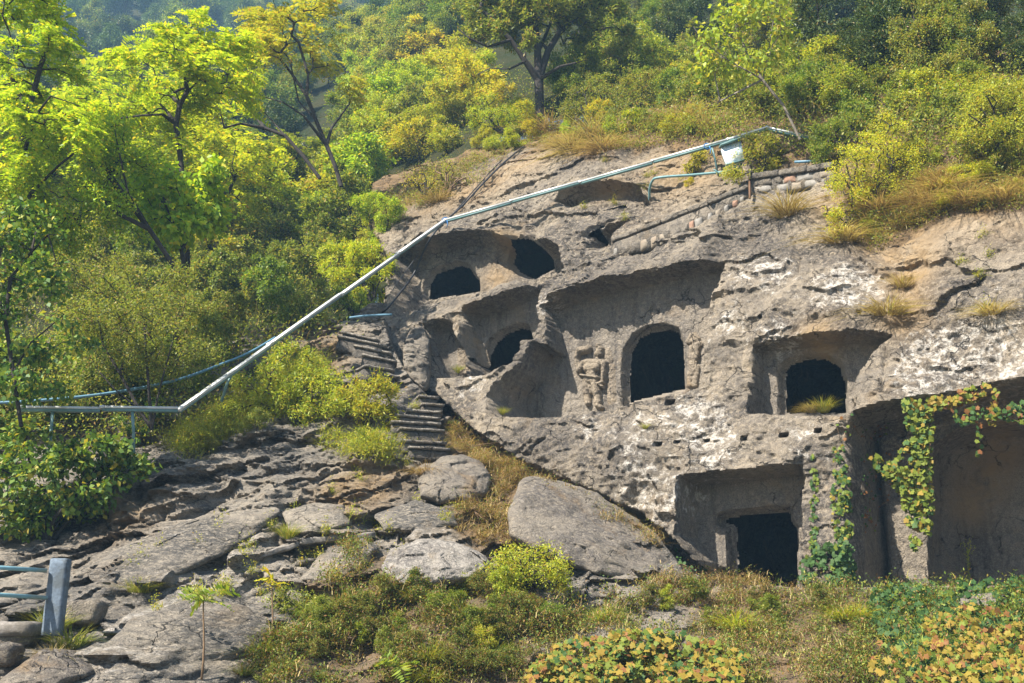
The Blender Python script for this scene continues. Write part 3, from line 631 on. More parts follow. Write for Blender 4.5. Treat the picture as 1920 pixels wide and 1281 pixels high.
blob(dk2, T2, [(500, 860), (580, 880), (300, 930), (100, 1120), (50, 1170), (60, 1000), (900, 900)], 60, 0.6)
# ------------------------------------------------------------------ wooded hillside
ctl3 = [(-400, 860, 20.5), (0, 860, 21.5), (330, 790, 24), (640, 625, 27.5), (700, 520, 33), (690, 350, 41), (520, 500, 36), (300, 520, 34), (0, 520, 34), (-400, 520, 34), (-400, 250, 60), (0, 260, 62), (300, 260, 66), (500, 330, 58), (640, 200, 66),
        (-400, 0, 215), (0, -30, 235), (300, -40, 240), (560, 15, 250), (720, -20, 225), (150, 130, 130), (450, 150, 140), (660, 130, 120), (760, 220, 46), (860, 140, 52), (960, 262, 33.5), (1200, 225, 32.5), (1500, 200, 32), (1900, 200, 30), (2300, 200, 28), (1000, 190, 37), (950, 20, 60), (1500, 20, 52), (1900, 60, 46), (2300, 60, 42), (1500, 130, 38), (1900, 130, 36),
        (1200, -120, 75), (1700, -120, 65), (2300, -120, 60)]
c3 = np.array([atY(a, b, y) for a, b, y in ctl3])
hf = tps(c3[:, :2], c3[:, 2], 0.4)
T3 = Field('hill', -130, 110, 18.5, 275, 0.65)
X3, Y3 = T3.A, T3.B
T3.V = hf(X3, Y3) 
zmax = 168 + 6 * fbm(X3 / 30, Y3 / 30, 3, 5) - 0
T3.V = np.where(T3.V > zmax - 8, zmax - 8 + 8 * (1 - np.exp(-(T3.V - zmax + 8) / 8)), T3.V)
T3.V += 0.5 * fbm(X3 / 6, Y3 / 6, 4, 9) * sst(18, 40, Y3)
# keep the hill well inside the carved rock so that it never shows in a cave
u3 = X3 * CT - Y3 * ST; w3 = X3 * ST + Y3 * CT
inv = np.interp(w3 - 2.0, [18.2, 19.0, 20.6, 21.5, 22.8, 23.7, 25.0, 27.4, 30.0, 34.5], [-6, 0.0, 6.8, 8.6, 10.8, 12.2, 14, 17, 19, 22])
inv = np.where(w3 < 26.6, -6.0, inv)
ulim = np.interp(w3, [21, 24, 27, 31, 34], [-12.5, -13.9, -15.3, -18.0, -20])
lim = np.where((u3 > ulim) & (w3 < 29.0), inv, 1e9)
T3.V = np.minimum(T3.V, lim)
T3.V = np.where((X3 > -6) & (Y3 < 24) , np.minimum(T3.V, -2), T3.V)
pq = T3.world(X3, Y3, T3.V); ua, za, wa = T1.local(pq); v1, out1 = T1.sample(ua, za); qx, qy = proj(pq)
dl3, _ = T1.sample(ua, za, dl); bad3 = (wa < v1 - 0.1) & ~out1 & (dl3 < 0.35) & (qx > 672) & (qx < 2400) & (Y3 < 45)
bad3 |= (Y3 < 29) & (qx > 715) & (wa < 26.0)
b3 = bad3.copy(); b3[1:] |= bad3[:-1]; b3[:-1] |= bad3[1:]; b3[:, 1:] |= bad3[:, :-1]; b3[:, :-1] |= bad3[:, 1:]
low3 = T3.V < -5.5; cut3 = np.zeros_like(bad3); cut3[:-1, :-1] = (bad3[:-1, :-1] | bad3[:-1, 1:] | bad3[1:, 1:] | bad3[1:, :-1]) | (low3[:-1, :-1] & low3[:-1, 1:] & low3[1:, 1:] & low3[1:, :-1])
T3.V = np.where(bad3, -60.0, T3.V)
FIELDS = [T1, T2, T3]
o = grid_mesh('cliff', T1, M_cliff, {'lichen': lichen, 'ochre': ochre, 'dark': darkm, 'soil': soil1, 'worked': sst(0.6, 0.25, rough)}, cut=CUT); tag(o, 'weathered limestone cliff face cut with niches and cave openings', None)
o = grid_mesh('rock_slope', T2, M_slope, {'lichen': li2, 'ochre': oc2, 'dark': dk2, 'soil': calm * 0.9 + 0.8 * sst(0.55, 0.9, gauss2)}, cut=(T2.V > 70)); tag(o, 'layered grey limestone slope below the carved cliff', None)
o = grid_mesh('hillside', T3, M_hill, cut=cut3); tag(o, 'wooded hillside rising behind the cliff', None)
me = mk('ground', [(-90, -20, -0.5), (80, -20, -0.5), (80, 60, -0.5), (-90, 60, -0.5)], [(0, 1, 2, 3)], mats=[M_ground]); o = link('ground', me); tag(o, 'gravel ground at the foot of the slope', None, kind='structure')
# ------------------------------------------------------------------ haze
def haze_box():
    x0, x1, y0, y1, z0, z1 = -131, 111, -20.5, 277, -1.6, 186
    V = [(x, y, z) for z in (z0, z1) for y in (y0, y1) for x in (x0, x1)]
    me = mk('haze', V, [(0, 2, 3, 1), (4, 5, 7, 6), (0, 1, 5, 4), (2, 6, 7, 3), (0, 4, 6, 2), (1, 3, 7, 5)])
    m, t, n, l = newmat('haze_air'); pv = n.new('ShaderNodeVolumePrincipled'); pv.inputs['Density'].default_value = HAZE
    pv.inputs['Color'].default_value = (0.38, 0.68, 1.0, 1); pv.inputs['Anisotropy'].default_value = 0.0
    ou = n.new('ShaderNodeOutputMaterial'); l.new(pv.outputs[0], ou.inputs['Volume']); me.materials.append(m)
    o = link('haze', me); o['kind'] = 'stuff'; o['label'] = 'thin bluish haze over the valley'
haze_box()
# ------------------------------------------------------------------ plant building
def unit(v): return v / (np.linalg.norm(v, axis=-1, keepdims=True) + 1e-9)
def leaves(rng, C, L, W, out=None, droop=0.3, cup=0.25):
    """one folded rhombic leaf per centre"""
    n = len(C); a = rng.normal(size=(n, 3)); 
    if out is not None: a = a * 0.8 + out
    a[:, 2] -= droop; a = unit(a); up = rng.normal(size=(n, 3)) * 0.7 + np.array([0, 0, 1.0]); b = unit(np.cross(a, up)); nn = np.cross(b, a)
    L = L * rng.uniform(0.65, 1.25, (n, 1)); W = W * rng.uniform(0.7, 1.2, (n, 1))
    V = np.stack([C, C + a * L * 0.45 + b * W / 2 + nn * W * cup, C + a * L, C + a * L * 0.45 - b * W / 2 + nn * W * cup], 1).reshape(-1, 3)
    i = np.arange(n)[:, None] * 4; return V, np.concatenate([i, i + 1, i + 2, i + 3], 1)
def fronds(rng, C, L, K=8, lw=0.12, out=None, droop=0.5, lat=0.32, zk=0.4, roll=0.35):
    """pinnate leaves: K leaflet pairs on a drooping stalk"""
    n = len(C); d = rng.normal(size=(n, 3)) * 0.7
    if out is not None: d += out * 1.2
    d[:, 2] *= zk; d[:, 2] += 0.1; d = unit(d); s = unit(np.cross(d, np.array([0, 0, 1.0]))); uu = np.cross(s, d); ra = rng.normal(size=(n, 1)) * roll; s = s * np.cos(ra) + uu * np.sin(ra); L = L * rng.uniform(0.6, 1.15, n)
    t = (np.arange(K) + 0.8) / K; P = C[:, None] + d[:, None] * (L[:, None] * t)[..., None]
    P = P - np.array([0, 0, 1.0]) * (droop * L[:, None] * t ** 2)[..., None]
    ll = (lat * L[:, None] * np.sin(np.pi * (0.15 + 0.78 * t)) ** 0.7)[..., None] * rng.uniform(0.8, 1.15, (n, K, 1)); out_ = []
    for sg in (-1, 1):
        ax = unit(sg * s[:, None] + 0.45 * d[:, None] + rng.normal(size=(n, K, 3)) * 0.12 - np.array([0, 0, 0.25]))
        wv = unit(np.cross(ax, np.array([0, 0, 1.0]) + rng.normal(size=(n, K, 3)) * 0.35)) * (lw * L[:, None, None])
        out_.append(np.stack([P, P + ax * ll * 0.4 + wv / 2, P + ax * ll, P + ax * ll * 0.4 - wv / 2], 2).reshape(-1, 3))
    V = np.concatenate(out_); i = np.arange(len(V) // 4)[:, None] * 4
    return V, np.concatenate([i, i + 1, i + 2, i + 3], 1)
def blades(rng, n, R, H, w=0.012, lean=0.5, droop=0.6, away=None):
    """curved grass blades of three segments from a common foot"""
    az = rng.uniform(0, 2 * math.pi, n); r = R * np.sqrt(rng.uniform(0, 1, n)) * 0.35
    foot = np.stack([np.cos(az) * r, np.sin(az) * r, np.zeros(n)], 1); h = H * rng.uniform(0.45, 1.1, n); az2 = az + rng.normal(size=n) * 0.6
    dr = np.stack([np.cos(az2), np.sin(az2), np.zeros(n)], 1)
    if away is not None: dr = unit(dr + np.array(away))
    ln = lean * rng.uniform(0.2, 1.2, n); side = unit(np.cross(dr, [0, 0, 1.0])) ; pts = []
    for t in (0, 0.4, 0.75, 1.0):
        p = foot + dr * (h * ln * (t + t * t))[:, None] + np.array([0, 0, 1.0]) * (h * (t - droop * t * t * ln * 1.3))[:, None]; pts.append(p)
    ww = w * rng.uniform(0.6, 1.3, n)[:, None]; V = []
    for k, f in enumerate((1, 0.8, 0.5, 0.08)): V += [pts[k] - side * ww * f, pts[k] + side * ww * f]
    V = np.stack(V, 1).reshape(-1, 3); b = np.arange(n)[:, None] * 8
    q = np.concatenate([b + np.array([[0, 1, 3, 2]]), b + np.array([[2, 3, 5, 4]]), b + np.array([[4, 5, 7, 6]])]); return V, q
def grow(rng, nodes, par, targets, bow=0.12, pref=0.15):
    """join every target to the nearest part of the skeleton, farthest last; returns node positions and parents"""
    pos = [np.asarray(p, float) for p in nodes]; par = list(par); root = pos[0]
    order = np.argsort(np.linalg.norm(targets - np.mean(pos, axis=0), axis=1)); tips = []
    dep = [0] * len(pos)
    for i in range(1, len(pos)): dep[i] = dep[par[i]] + np.linalg.norm(pos[i] - pos[par[i]])
    A = np.zeros((len(pos) + 3 * len(targets), 3)); A[:len(pos)] = pos; D = np.zeros(len(A)); D[:len(pos)] = dep; n = len(pos)
    for t in order:
        T = targets[t]; d = np.linalg.norm(A[:n] - T, axis=1) + pref * D[:n]; j = int(np.argmin(d)); p = A[j]; L = np.linalg.norm(T - p)
        k = 2 if L > 0.3 else 1; last = j
        for m in range(1, k + 1):
            f = m / k; q = p + (T - p) * f
            if m < k: q = q + rng.normal(size=3) * L * 0.08 + np.array([0, 0, bow * L])
            A[n] = q; par.append(last); D[n] = D[last] + L / k; last = n; n += 1
        tips.append(last)
    return A[:n], np.array(par), np.array(tips)
def limb_mesh(A, par, r0, rmin=0.006, fixed=None, sides=5, expo=0.42):
    n = len(A); cnt = np.ones(n)
    for i in range(n - 1, 0, -1): cnt[par[i]] += cnt[i]
    R = np.maximum(rmin, r0 * (cnt / cnt[0]) ** expo)
    if fixed is not None: R[:len(fixed)] = np.maximum(R[:len(fixed)], fixed)
    i = np.arange(1, n); big = R[i] > 0.03; out = []
    for m, sd in ((big, 7), (~big, 3)):
        k = i[m]
        if len(k): out.append(frusta(A[par[k]], A[k], np.minimum(R[par[k]], R[k] * 1.6), R[k], sd))
    return join(out)
def clumpy(rng, ell, n, K, shell=0.55, cr=0.35):
    """points in clumps spread through ellipsoids (cx,cy,cz,rx,ry,rz)"""
    out = []; vol = np.array([e[3] * e[4] * e[5] for e in ell]); vol = vol / vol.sum()
    for e, f in zip(ell, vol):
        k = max(2, int(K * f)); c = unit(rng.normal(size=(k, 3))) * (rng.uniform(shell ** 3, 1, (k, 1)) ** (1 / 3.0)); m = max(3, int(n * f))
        p = c[rng.integers(0, k, m)] + rng.normal(size=(m, 3)) * cr * 0.6
        l = np.linalg.norm(p, axis=1, keepdims=True); p = np.where(l > 1.1, p / l * 1.05, p)
        out.append(p * np.array(e[3:6]) + np.array(e[0:3]))
    return np.concatenate(out)
def foliage(rng, A, tips, kind, per, size, spread, center):
    C = np.repeat(A[tips], per, 0); C = C + rng.normal(size=C.shape) * spread; out = unit(C - center)
    if kind == 'small': return leaves(rng, C, size, size * 0.5, out * 0.5, 0.25)
    if kind == 'narrow': return leaves(rng, C, size * 1.3, size * 0.32, out * 0.6, 0.35)
    if kind == 'broad': return leaves(rng, C, size, size * 0.72, out * 0.4, 0.8, 0.15)
    if kind == 'spray':  return leaves(rng, C, size * 1.2, size * 0.42, out * 0.8 + np.array([0, 0, 0.2]), 0.2)
    if kind == 'frond': return fronds(rng, C, size, 8, 0.13, out)
def make_plant(name, rng, nodes, par, ell, n, K, kind, per, size, spread, r0, leafm, barkm, loc=(0, 0, 0), fixed=None, stem='stems', crown='foliage', label=None, cat='shrub', group=None, shell=0.5, bow=0.12, rmin=0.006, cr=0.27, pref=0.15):
    T = clumpy(rng, ell, n, K, shell, cr); A, par, tips = grow(rng, nodes, par, T, bow, pref)
    c = np.mean([e[:3] for e in ell], axis=0) - np.array([0, 0, 0.3])
    r = thing(name, label, cat, loc, group)
    lv, lq = limb_mesh(A, par, r0, rmin, fixed)[:2]; link(stem, mk(stem, lv, lq, smooth=True, mats=[barkm]), r)
    fv, fq = foliage(rng, A, tips, kind, per, size, spread, c); link(crown, mk(crown, fv, fq, mats=[leafm]), r)
    return r
rg = np.random.default_rng(11)
# prototypes stand out of the way until their first use; each is about 1 unit tall in its own proportions (height given)
PROTO = {}
def proto(key, h, *a, **k):
    r = make_plant(*a, **k); r.location = (0, 0, -500); PROTO[key] = [r, h, False]
def vase(rng, ns, h, sp):
    nodes = [(0, 0, -0.25)]; par = [0]
    for i in range(ns):
        a = 2 * math.pi * (i + rng.uniform(-.3, .3)) / ns; s = sp * rng.uniform(0.3, 1); p = 0
        for f in (0.25, 0.5, 0.75):
            nodes.append((math.cos(a) * s * f ** 1.3 + rng.normal() * 0.02, math.sin(a) * s * f ** 1.3 + rng.normal() * 0.02, h * f)); par.append(p); p = len(nodes) - 1
    return nodes, par
for v in range(4):
    g = np.random.default_rng(100 + v); nd, pr = vase(g, 7, 1.4, 0.55)
    e = [(0, 0, 1.15, 0.95, 0.9, 0.75), (g.uniform(-.5, .5), g.uniform(-.4, .4), 1.6, 0.6, 0.6, 0.5), (g.uniform(-.7, .7), 0, 0.75, 0.7, 0.6, 0.5)]
    proto('shrub%d' % v, 2.1, 'shrub', g, nd, pr, e, 210, 15, 'small', 19, 0.115, 0.09, 0.03, L_olive, M_bark, shell=0.35)
for v in range(3):
    g = np.random.default_rng(120 + v); nd, pr = vase(g, 6, 1.3, 0.7)
    e = [(0, 0, 1.2, 1.1, 0.9, 0.55), (g.uniform(-.6, .6), g.uniform(-.3, .3), 1.55, 0.6, 0.6, 0.35)]
    proto('yellow%d' % v, 1.9, 'shrub', g, nd, pr, e, 220, 14, 'narrow', 16, 0.12, 0.085, 0.028, L_yellow, M_bark, shell=0.4)
for v in range(3):
    g = np.random.default_rng(140 + v); nd, pr = vase(g, 5, 1.6, 0.4)
    e = [(0, 0, 1.3, 0.85, 0.8, 0.8), (g.uniform(-.5, .5), g.uniform(-.4, .4), 1.9, 0.5, 0.5, 0.5)]
    proto('green%d' % v, 2.4, 'shrub', g, nd, pr, e, 210, 14, 'small', 19, 0.12, 0.09, 0.03, L_mid, M_bark, shell=0.35)
for v in range(2):
    g = np.random.default_rng(160 + v); nd, pr = vase(g, 6, 1.2, 0.6)
    e = [(0, 0, 0.95, 1.0, 0.8, 0.6), (g.uniform(-.5, .5), 0, 1.35, 0.6, 0.5, 0.4)]
    proto('gold%d' % v, 1.8, 'shrub', g, nd, pr, e, 220, 15, 'small', 20, 0.10, 0.09, 0.025, L_gold, M_bark, shell=0.4)
for v in range(2):
    g = np.random.default_rng(170 + v); nd, pr = vase(g, 7, 1.1, 0.8)
    e = [(0, 0, 0.9, 1.1, 0.9, 0.6), (g.uniform(-.5, .5), 0, 1.3, 0.7, 0.6, 0.4)]
    proto('broad%d' % v, 1.7, 'broadleaf_shrub', g, nd, pr, e, 190, 24, 'broad', 16, 0.13, 0.10, 0.03, L_broad, M_bark, shell=0.45)
for v in range(3):       # small trees for the wooded hill
    g = np.random.default_rng(180 + v); nd = [(0, 0, -0.4), (g.normal() * .1, 0, 1.2), (g.normal() * .25, .1, 2.4), (g.normal() * .3, 0, 3.4)]; pr = [0, 0, 1, 2]
    e = [(0, 0, 3.6, 1.9, 1.8, 1.5), (g.uniform(-1, 1), 0, 4.7, 1.2, 1.2, 1.0), (g.uniform(-1.3, 1.3), 0, 2.7, 1.2, 1.2, 0.8)]
    proto('tree%d' % v, 5.6, 'tree', g, nd, pr, e, 300, 22, 'small', 30, 0.20, 0.20, 0.12, (L_far, L_olive, L_mid)[v], M_bark, shell=0.4, stem='trunk', crown='crown', cat='tree', rmin=0.012)
for v in range(2):       # cypress-like evergreens
    g = np.random.default_rng(190 + v); nd = [(0, 0, -0.4), (0, 0, 1.5), (.05, 0, 3.2), (0, .05, 4.8), (0, 0, 6.0)]; pr = [0, 0, 1, 2, 3]
    e = [(0, 0, 2.2, 1.5, 1.4, 1.2), (0.1, 0, 3.8, 1.25, 1.2, 1.3), (0, 0, 5.3, 0.85, 0.8, 1.1), (g.uniform(-.6, .6), 0, 3.0, 1.3, 1.2, 0.9)]
    proto('conifer%d' % v, 6.4, 'conifer', g, nd, pr, e, 340, 26, 'spray', 34, 0.17, 0.20, 0.11, L_dark, M_bark, shell=0.4, stem='trunk', crown='crown', cat='conifer tree', rmin=0.012, bow=-0.05)
for v in range(2):       # pinnate-leaved small trees
    g = np.random.default_rng(200 + v); nd = [(0, 0, -0.4), (.1, 0, 1.3), (g.normal() * .2, .1, 2.5), (-.7, 0, 3.2), (.7, .1, 3.3)]; pr = [0, 0, 1, 2, 2]
    e = [(-.6, 0, 3.5, 1.6, 1.4, 0.7), (.8, 0, 3.9, 1.5, 1.3, 0.6), (0, 0, 2.6, 1.4, 1.2, 0.6)]
    proto('pinnate%d' % v, 4.6, 'pinnate_tree', g, nd, pr, e, 170, 30, 'frond', 3, 0.62, 0.12, 0.07, L_bright, M_bark, shell=0.3, stem='trunk', crown='crown', cat='tree', rmin=0.01)
def tuft(key, g, n, R, H, w_, lean, droop, m, label=None):
    V, q = blades(g, n, R, H, w_, lean, droop); me = mk('grass_tuft', V, q, mats=[m]); o = link('grass_tuft', me, loc=(0, 0, -500)); o['category'] = 'grass tuft'; PROTO[key] = [o, H, False]
tuft('dry0', np.random.default_rng(1), 420, 0.45, 0.6, 0.006, 0.9, 0.75, L_dry); tuft('dry1', np.random.default_rng(2), 380, 0.55, 0.5, 0.006, 1.2, 0.9, L_dry)
tuft('fresh0', np.random.default_rng(3), 300, 0.4, 0.5, 0.007, 0.6, 0.5, L_grass); tuft('fresh1', np.random.default_rng(4), 340, 0.6, 0.4, 0.006, 0.9, 0.6, L_grass)
MATCOPY = {}
def place(key, px, py, hpx, label, group=None, mat=None, rot=None, name=None, cat=None, sink=0.05, P=None, lean=(0, 0), wide=1.0):
    """stand a copy of a prototype where the ray through (px,py) meets the ground, hpx pixels tall"""
    ent = PROTO[key]
    if P is None:
        p, t = hit([px], [py])
        if not np.isfinite(t[0]): return None
        P = p[0]
    d = P[1] * cp + (P[2] - 1.6) * sp; h = hpx * d / FPX; s = h / ent[1]
    if ent[2]: o = copy_tree(ent[0])
    else: o = ent[0]; ent[2] = True
    o.location = (P[0], P[1], P[2] - sink * s); o.scale = (s * wide, s * wide, s); o.rotation_euler = (lean[0], lean[1], rg.uniform(0, 6.28) if rot is None else rot)
    o['label'] = label
    if 'tk' in o: del o['tk']
    if group: o['group'] = group
    elif 'group' in o: del o['group']
    if cat: o['category'] = cat
    if name: o.name = name
    if mat is not None:
        for ch in (o.children if o.children else [o]):
            if ch.name.split('.')[0] in ('foliage', 'crown', 'grass_tuft') or not o.children:
                me = ch.data; k = (me.name, mat.name)
                if k not in MATCOPY:
                    if me.materials[0] == mat: MATCOPY[k] = me
                    else: m2 = me.copy(); m2.materials.clear(); m2.materials.append(mat); MATCOPY[k] = m2
                ch.data = MATCOPY[k]
    return o
def inpoly(poly, n, rng, minr=0.0):
    p = np.array(poly, float); lo, hi = p.min(0), p.max(0); out = []
    tries = 0
    while len(out) < n and tries < n * 60:
        tries += 1; q = rng.uniform(lo, hi); q2 = sdf(poly, np.array([q[0]]), np.array([q[1]]))[0]
        if q2 < 0 and all((q[0] - a) ** 2 + (q[1] - b) ** 2 > minr * minr for a, b in out): out.append((q[0], q[1]))
    return out
# ------------------------------------------------------------------ named trees, drawn limb by limb
def limbs(Y, paths):
    """paths of (px,py,dY,radius_px); the first point of later paths snaps to the nearest node of the earlier ones"""
    nodes, par, rad, pix = [], [], [], []
    for p in paths:
        if not nodes: last = 0; pts = p
        else:
            j = int(np.argmin([math.hypot(a - p[0][0], b - p[0][1]) for a, b in pix])); last = j; pts = p[1:]
        for (x, y, dy, r) in pts:
            nodes.append(atY(x, y, Y + dy)); rad.append(r * Y / FPX); pix.append((x, y)); par.append(last if len(nodes) > 1 else 0); last = len(nodes) - 1
    return np.array(nodes), par, np.array(rad)
def ells(Y, L):
    out = []
    for (x, y, rx, ry, dy, rd) in L:
        c = atY(x, y, Y + dy); k = (Y + dy) / FPX; out.append((c[0], c[1], c[2], rx * k, rd, ry * k * 1.05))
    return out
def drawn_tree(name, Y, paths, crowns, n, K, kind, per, size, spread, leafm, barkm, label, cat='tree', seed=0, **k):
    g = np.random.default_rng(500 + seed); nd, par, rad = limbs(Y, paths); base = nd[0].copy(); nd = nd - base
    e = [(a[0] - base[0], a[1] - base[1], a[2] - base[2], a[3], a[4], a[5]) for a in ells(Y, crowns)]
    return make_plant(name, g, nd, par, e, n, K, kind, per, size, spread, float(rad[0]), leafm, barkm, loc=tuple(base), fixed=rad, stem='trunk', crown='crown', label=label, cat=cat, **k)
def groundY(x, y):
    P, t = hit([x], [y]); return float(P[0, 1])
Yj = groundY(1015, 246)
drawn_tree('juniper_tree', Yj, [[(1016, 252, 0, 10), (1012, 200, 0, 9), (1010, 150, 0, 9), (1008, 100, 0, 8), (1004, 50, 0, 7), (1000, 0, 0, 5), (1000, -60, 0, 3)],
    [(1010, 150, 0, 7), (985, 115, -.3, 6), (958, 75, -.5, 5), (930, 45, -.6, 3.5), (900, 15, -.6, 2)], [(958, 75, 0, 3), (915, 88, -.8, 2.5), (880, 72, -1, 2), (860, 55, -1, 1.2)],
    [(1015, 130, 0, 7), (1028, 95, .2, 6), (1050, 60, .3, 4.5), (1085, 30, .4, 3), (1120, -10, .5, 2)], [(1020, 140, 0, 4), (1050, 125, -.8, 3), (1080, 118, -1, 2), (1100, 112, -1, 1)], [(1008, 100, 0, 4), (1030, 50, 1, 3), (1045, 5, 1, 2)],
    [(985, 115, 0, 3), (955, 130, -.6, 2), (920, 128, -.9, 1.5), (895, 140, -1, 1)]],
    [(1000, 20, 140, 60, 0, 1.8), (880, 45, 60, 40, -.8, 1.0), (1110, 40, 75, 50, .2, 1.2), (960, 75, 60, 26, -.6, 1.0), (1060, -30, 120, 60, 0, 1.8), (910, -20, 100, 50, 0, 1.5), (1160, 75, 40, 30, .5, .8)],
    620, 80, 'spray', 52, 0.13, 0.10, L_olive, M_bark, 'old juniper tree with thick forked dark trunk on the cliff top above the pipe', 'juniper tree', 1, shell=0.25, rmin=0.008)
drawn_tree('pinnate_tree', 24.0, [[(352, 520, 0, 6), (350, 440, 0, 5.5), (344, 360, 0, 5.5), (338, 290, 0, 5.5), (330, 232, 0, 5)], [(330, 240, 0, 3.5), (305, 215, -.4, 3), (265, 217, -.7, 2.5), (225, 222, -1, 2)],
    [(332, 232, 0, 3.5), (310, 205, .3, 3), (283, 178, .5, 2)], [(332, 232, 0, 4), (338, 195, 0, 3), (352, 170, 0, 2.5), (375, 150, 0, 1.8)], [(335, 210, 0, 2), (320, 180, .3, 1.5), (300, 150, .3, 1)]],
    [(300, 150, 85, 30, 0, 1.3), (400, 150, 90, 30, 0.2, 1.3), (330, 85, 70, 34, 0, 1.2), (230, 185, 60, 28, -.6, 1), (365, 45, 36, 40, 0, .7), (335, 205, 60, 18, 0, .9), (440, 115, 60, 28, .3, 1), (330, 275, 30, 22, 0, .5)],
    270, 60, 'frond', 3, 0.52, 0.10, L_bright, M_bark, 'slender tree with flat layers of bright pinnate leaves left of the cliff', 'tree', 2, cr=0.17, shell=0.3, rmin=0.008)
drawn_tree('leaning_tree', 30.5, [[(640, 350, 0, 4.5), (628, 310, 0, 4), (612, 272, 0, 4), (592, 225, 0, 3.5), (575, 180, 0, 3), (548, 140, 0, 2.5), (525, 110, 0, 2)], [(612, 272, 0, 3.5), (622, 240, .3, 3), (655, 195, .5, 2), (665, 165, .5, 1.2)],
    [(612, 270, 0, 3), (570, 218, -.5, 2.5), (530, 192, -.8, 2), (480, 178, -1, 1.2)], [(575, 180, 0, 2), (578, 140, .3, 1.5), (560, 80, .3, 1.2), (540, 20, .3, 1)], [(592, 225, 0, 2), (560, 190, .5, 1.5), (545, 120, .6, 1)]],
    [(530, 60, 70, 45, 0, 1.2), (590, 95, 50, 25, .3, 1), (480, 105, 50, 28, -.5, 1), (600, 35, 35, 40, .3, .9), (520, 20, 40, 30, 0, .8), (640, 170, 36, 30, .4, .6)],
    190, 44, 'frond', 3, 0.5, 0.12, L_yellow, M_bark, 'thin tree with bare curving branches and golden pinnate leaves at its top', 'tree', 3, cr=0.17, shell=0.3, rmin=0.009)
drawn_tree('bare_tree', 29.0, [[(600, 335, 0, 4), (570, 295, 0, 3.6), (535, 255, 0, 3.3), (495, 240, 0, 3), (450, 232, -.3, 2.4), (420, 240, -.3, 1.5)], [(495, 240, 0, 2.2), (478, 215, .3, 1.8), (455, 190, .4, 1.3), (430, 160, .4, 1)], [(535, 255, 0, 2), (500, 215, .6, 1.5), (470, 180, .8, 1)]],
    [(430, 165, 55, 30, 0, 1), (400, 225, 40, 25, -.3, .8), (470, 150, 40, 30, .4, .8)], 80, 22, 'frond', 2, 0.45, 0.1, L_bright, M_bark, 'low dark tree arching left with few leaves between the slender trees', 'tree', 4, shell=0.2, rmin=0.008)
drawn_tree('pinnate_tree', 20.5, [[(-40, 560, 0, 8), (0, 460, 0, 7), (30, 330, 0, 5.5), (52, 210, 0, 5), (75, 130, 0, 4), (100, 30, 0, 3)], [(30, 300, 0, 3), (70, 212, -.4, 2.5), (95, 180, -.6, 2), (140, 195, -.6, 1.2)], [(0, 400, 0, 5), (60, 360, -.3, 4), (110, 310, -.4, 3), (160, 270, -.5, 2)], [(52, 210, 0, 3), (10, 120, .3, 2), (-20, 60, .3, 2)], [(75, 130, 0, 2), (95, 90, 0, 1.5), (105, 40, 0, 1)]],
    [(60, 30, 90, 45, 0, 1.2), (20, 130, 70, 50, 0, 1.2), (130, 110, 60, 36, 0, 1), (60, 230, 100, 45, -.2, 1.2), (150, 260, 60, 45, -.4, 1), (40, 330, 90, 50, 0, 1.2), (130, 200, 60, 28, -.4, .9), (20, -20, 90, 40, 0, 1)],
    440, 90, 'frond', 4, 0.40, 0.09, L_bright, M_bark, 'tall bright green pinnate tree filling the upper left corner', 'tree', 5, cr=0.17, shell=0.3, rmin=0.007)
drawn_tree('leafy_tree', 21.0, [[(340, 520, 0, 5), (280, 430, 0, 5), (205, 330, 0, 7), (185, 300, 0, 6), (155, 270, 0, 4)], [(205, 330, 0, 6), (222, 300, .4, 5), (235, 270, .5, 2.5)], [(280, 430, 0, 3), (240, 360, -.4, 2.5), (220, 270, -.4, 1.8), (215, 240, -.4, 1)], [(300, 455, 0, 3), (220, 400, -.4, 2), (160, 350, -.6, 1.5)]],
    [(180, 330, 75, 45, 0, 1), (120, 400, 100, 45, -.2, 1.1), (250, 290, 60, 40, .2, .9), (230, 400, 60, 40, 0, .9), (60, 450, 80, 50, 0, 1.1), (200, 240, 50, 30, 0, .8)],
    480, 80, 'small', 30, 0.085, 0.10, L_bright, M_bark, 'bright bushy tree with a thick stub-ended trunk below the pinnate canopy', 'tree', 6, shell=0.25, rmin=0.007)
drawn_tree('leafy_tree', 22.5, [[(352, 540, .3, 4), (340, 470, .2, 3.5), (325, 420, 0, 3), (305, 370, 0, 2.5)], [(340, 470, 0, 2.5), (375, 400, 0, 2), (405, 385, 0, 1.5)], [(352, 500, 0, 2), (350, 410, .4, 2), (360, 350, .4, 1.5)]],
    [(340, 360, 80, 42, 0, 1), (310, 420, 60, 40, -.2, .9), (400, 345, 45, 35, .2, .8), (380, 420, 45, 40, 0, .8), (270, 350, 45, 36, 0, .7)],
    300, 50, 'broad', 16, 0.15, 0.09, L_bright, M_bark, 'broad-leaved tree of drooping heart-shaped leaves around the slender trunk', 'tree', 7, shell=0.25, rmin=0.007)
Yr = groundY(1868, 306)
drawn_tree('round_tree', Yr - 0.3, [[(1872, 312, 0, 4), (1869, 270, 0, 3.6), (1868, 235, 0, 3.3), (1862, 205, 0, 2.5), (1850, 180, 0, 2)], [(1869, 250, 0, 2.5), (1885, 215, .2, 2), (1905, 190, .3, 1.5)], [(1869, 265, 0, 2.4), (1845, 235, -.3, 1.8), (1815, 215, -.4, 1.2)], [(1868, 235, 0, 2), (1840, 205, .3, 1.5), (1820, 180, .4, 1)]],
    [(1860, 190, 75, 45, 0, .9), (1830, 235, 60, 38, -.2, .8), (1910, 220, 55, 50, .2, .8), (1870, 270, 90, 30, 0, .9)],
    420, 60, 'small', 30, 0.06, 0.06, L_yellow, M_bark, 'small round-crowned tree with fine yellow-green leaves at the right edge', 'tree', 8, shell=0.35, rmin=0.005)
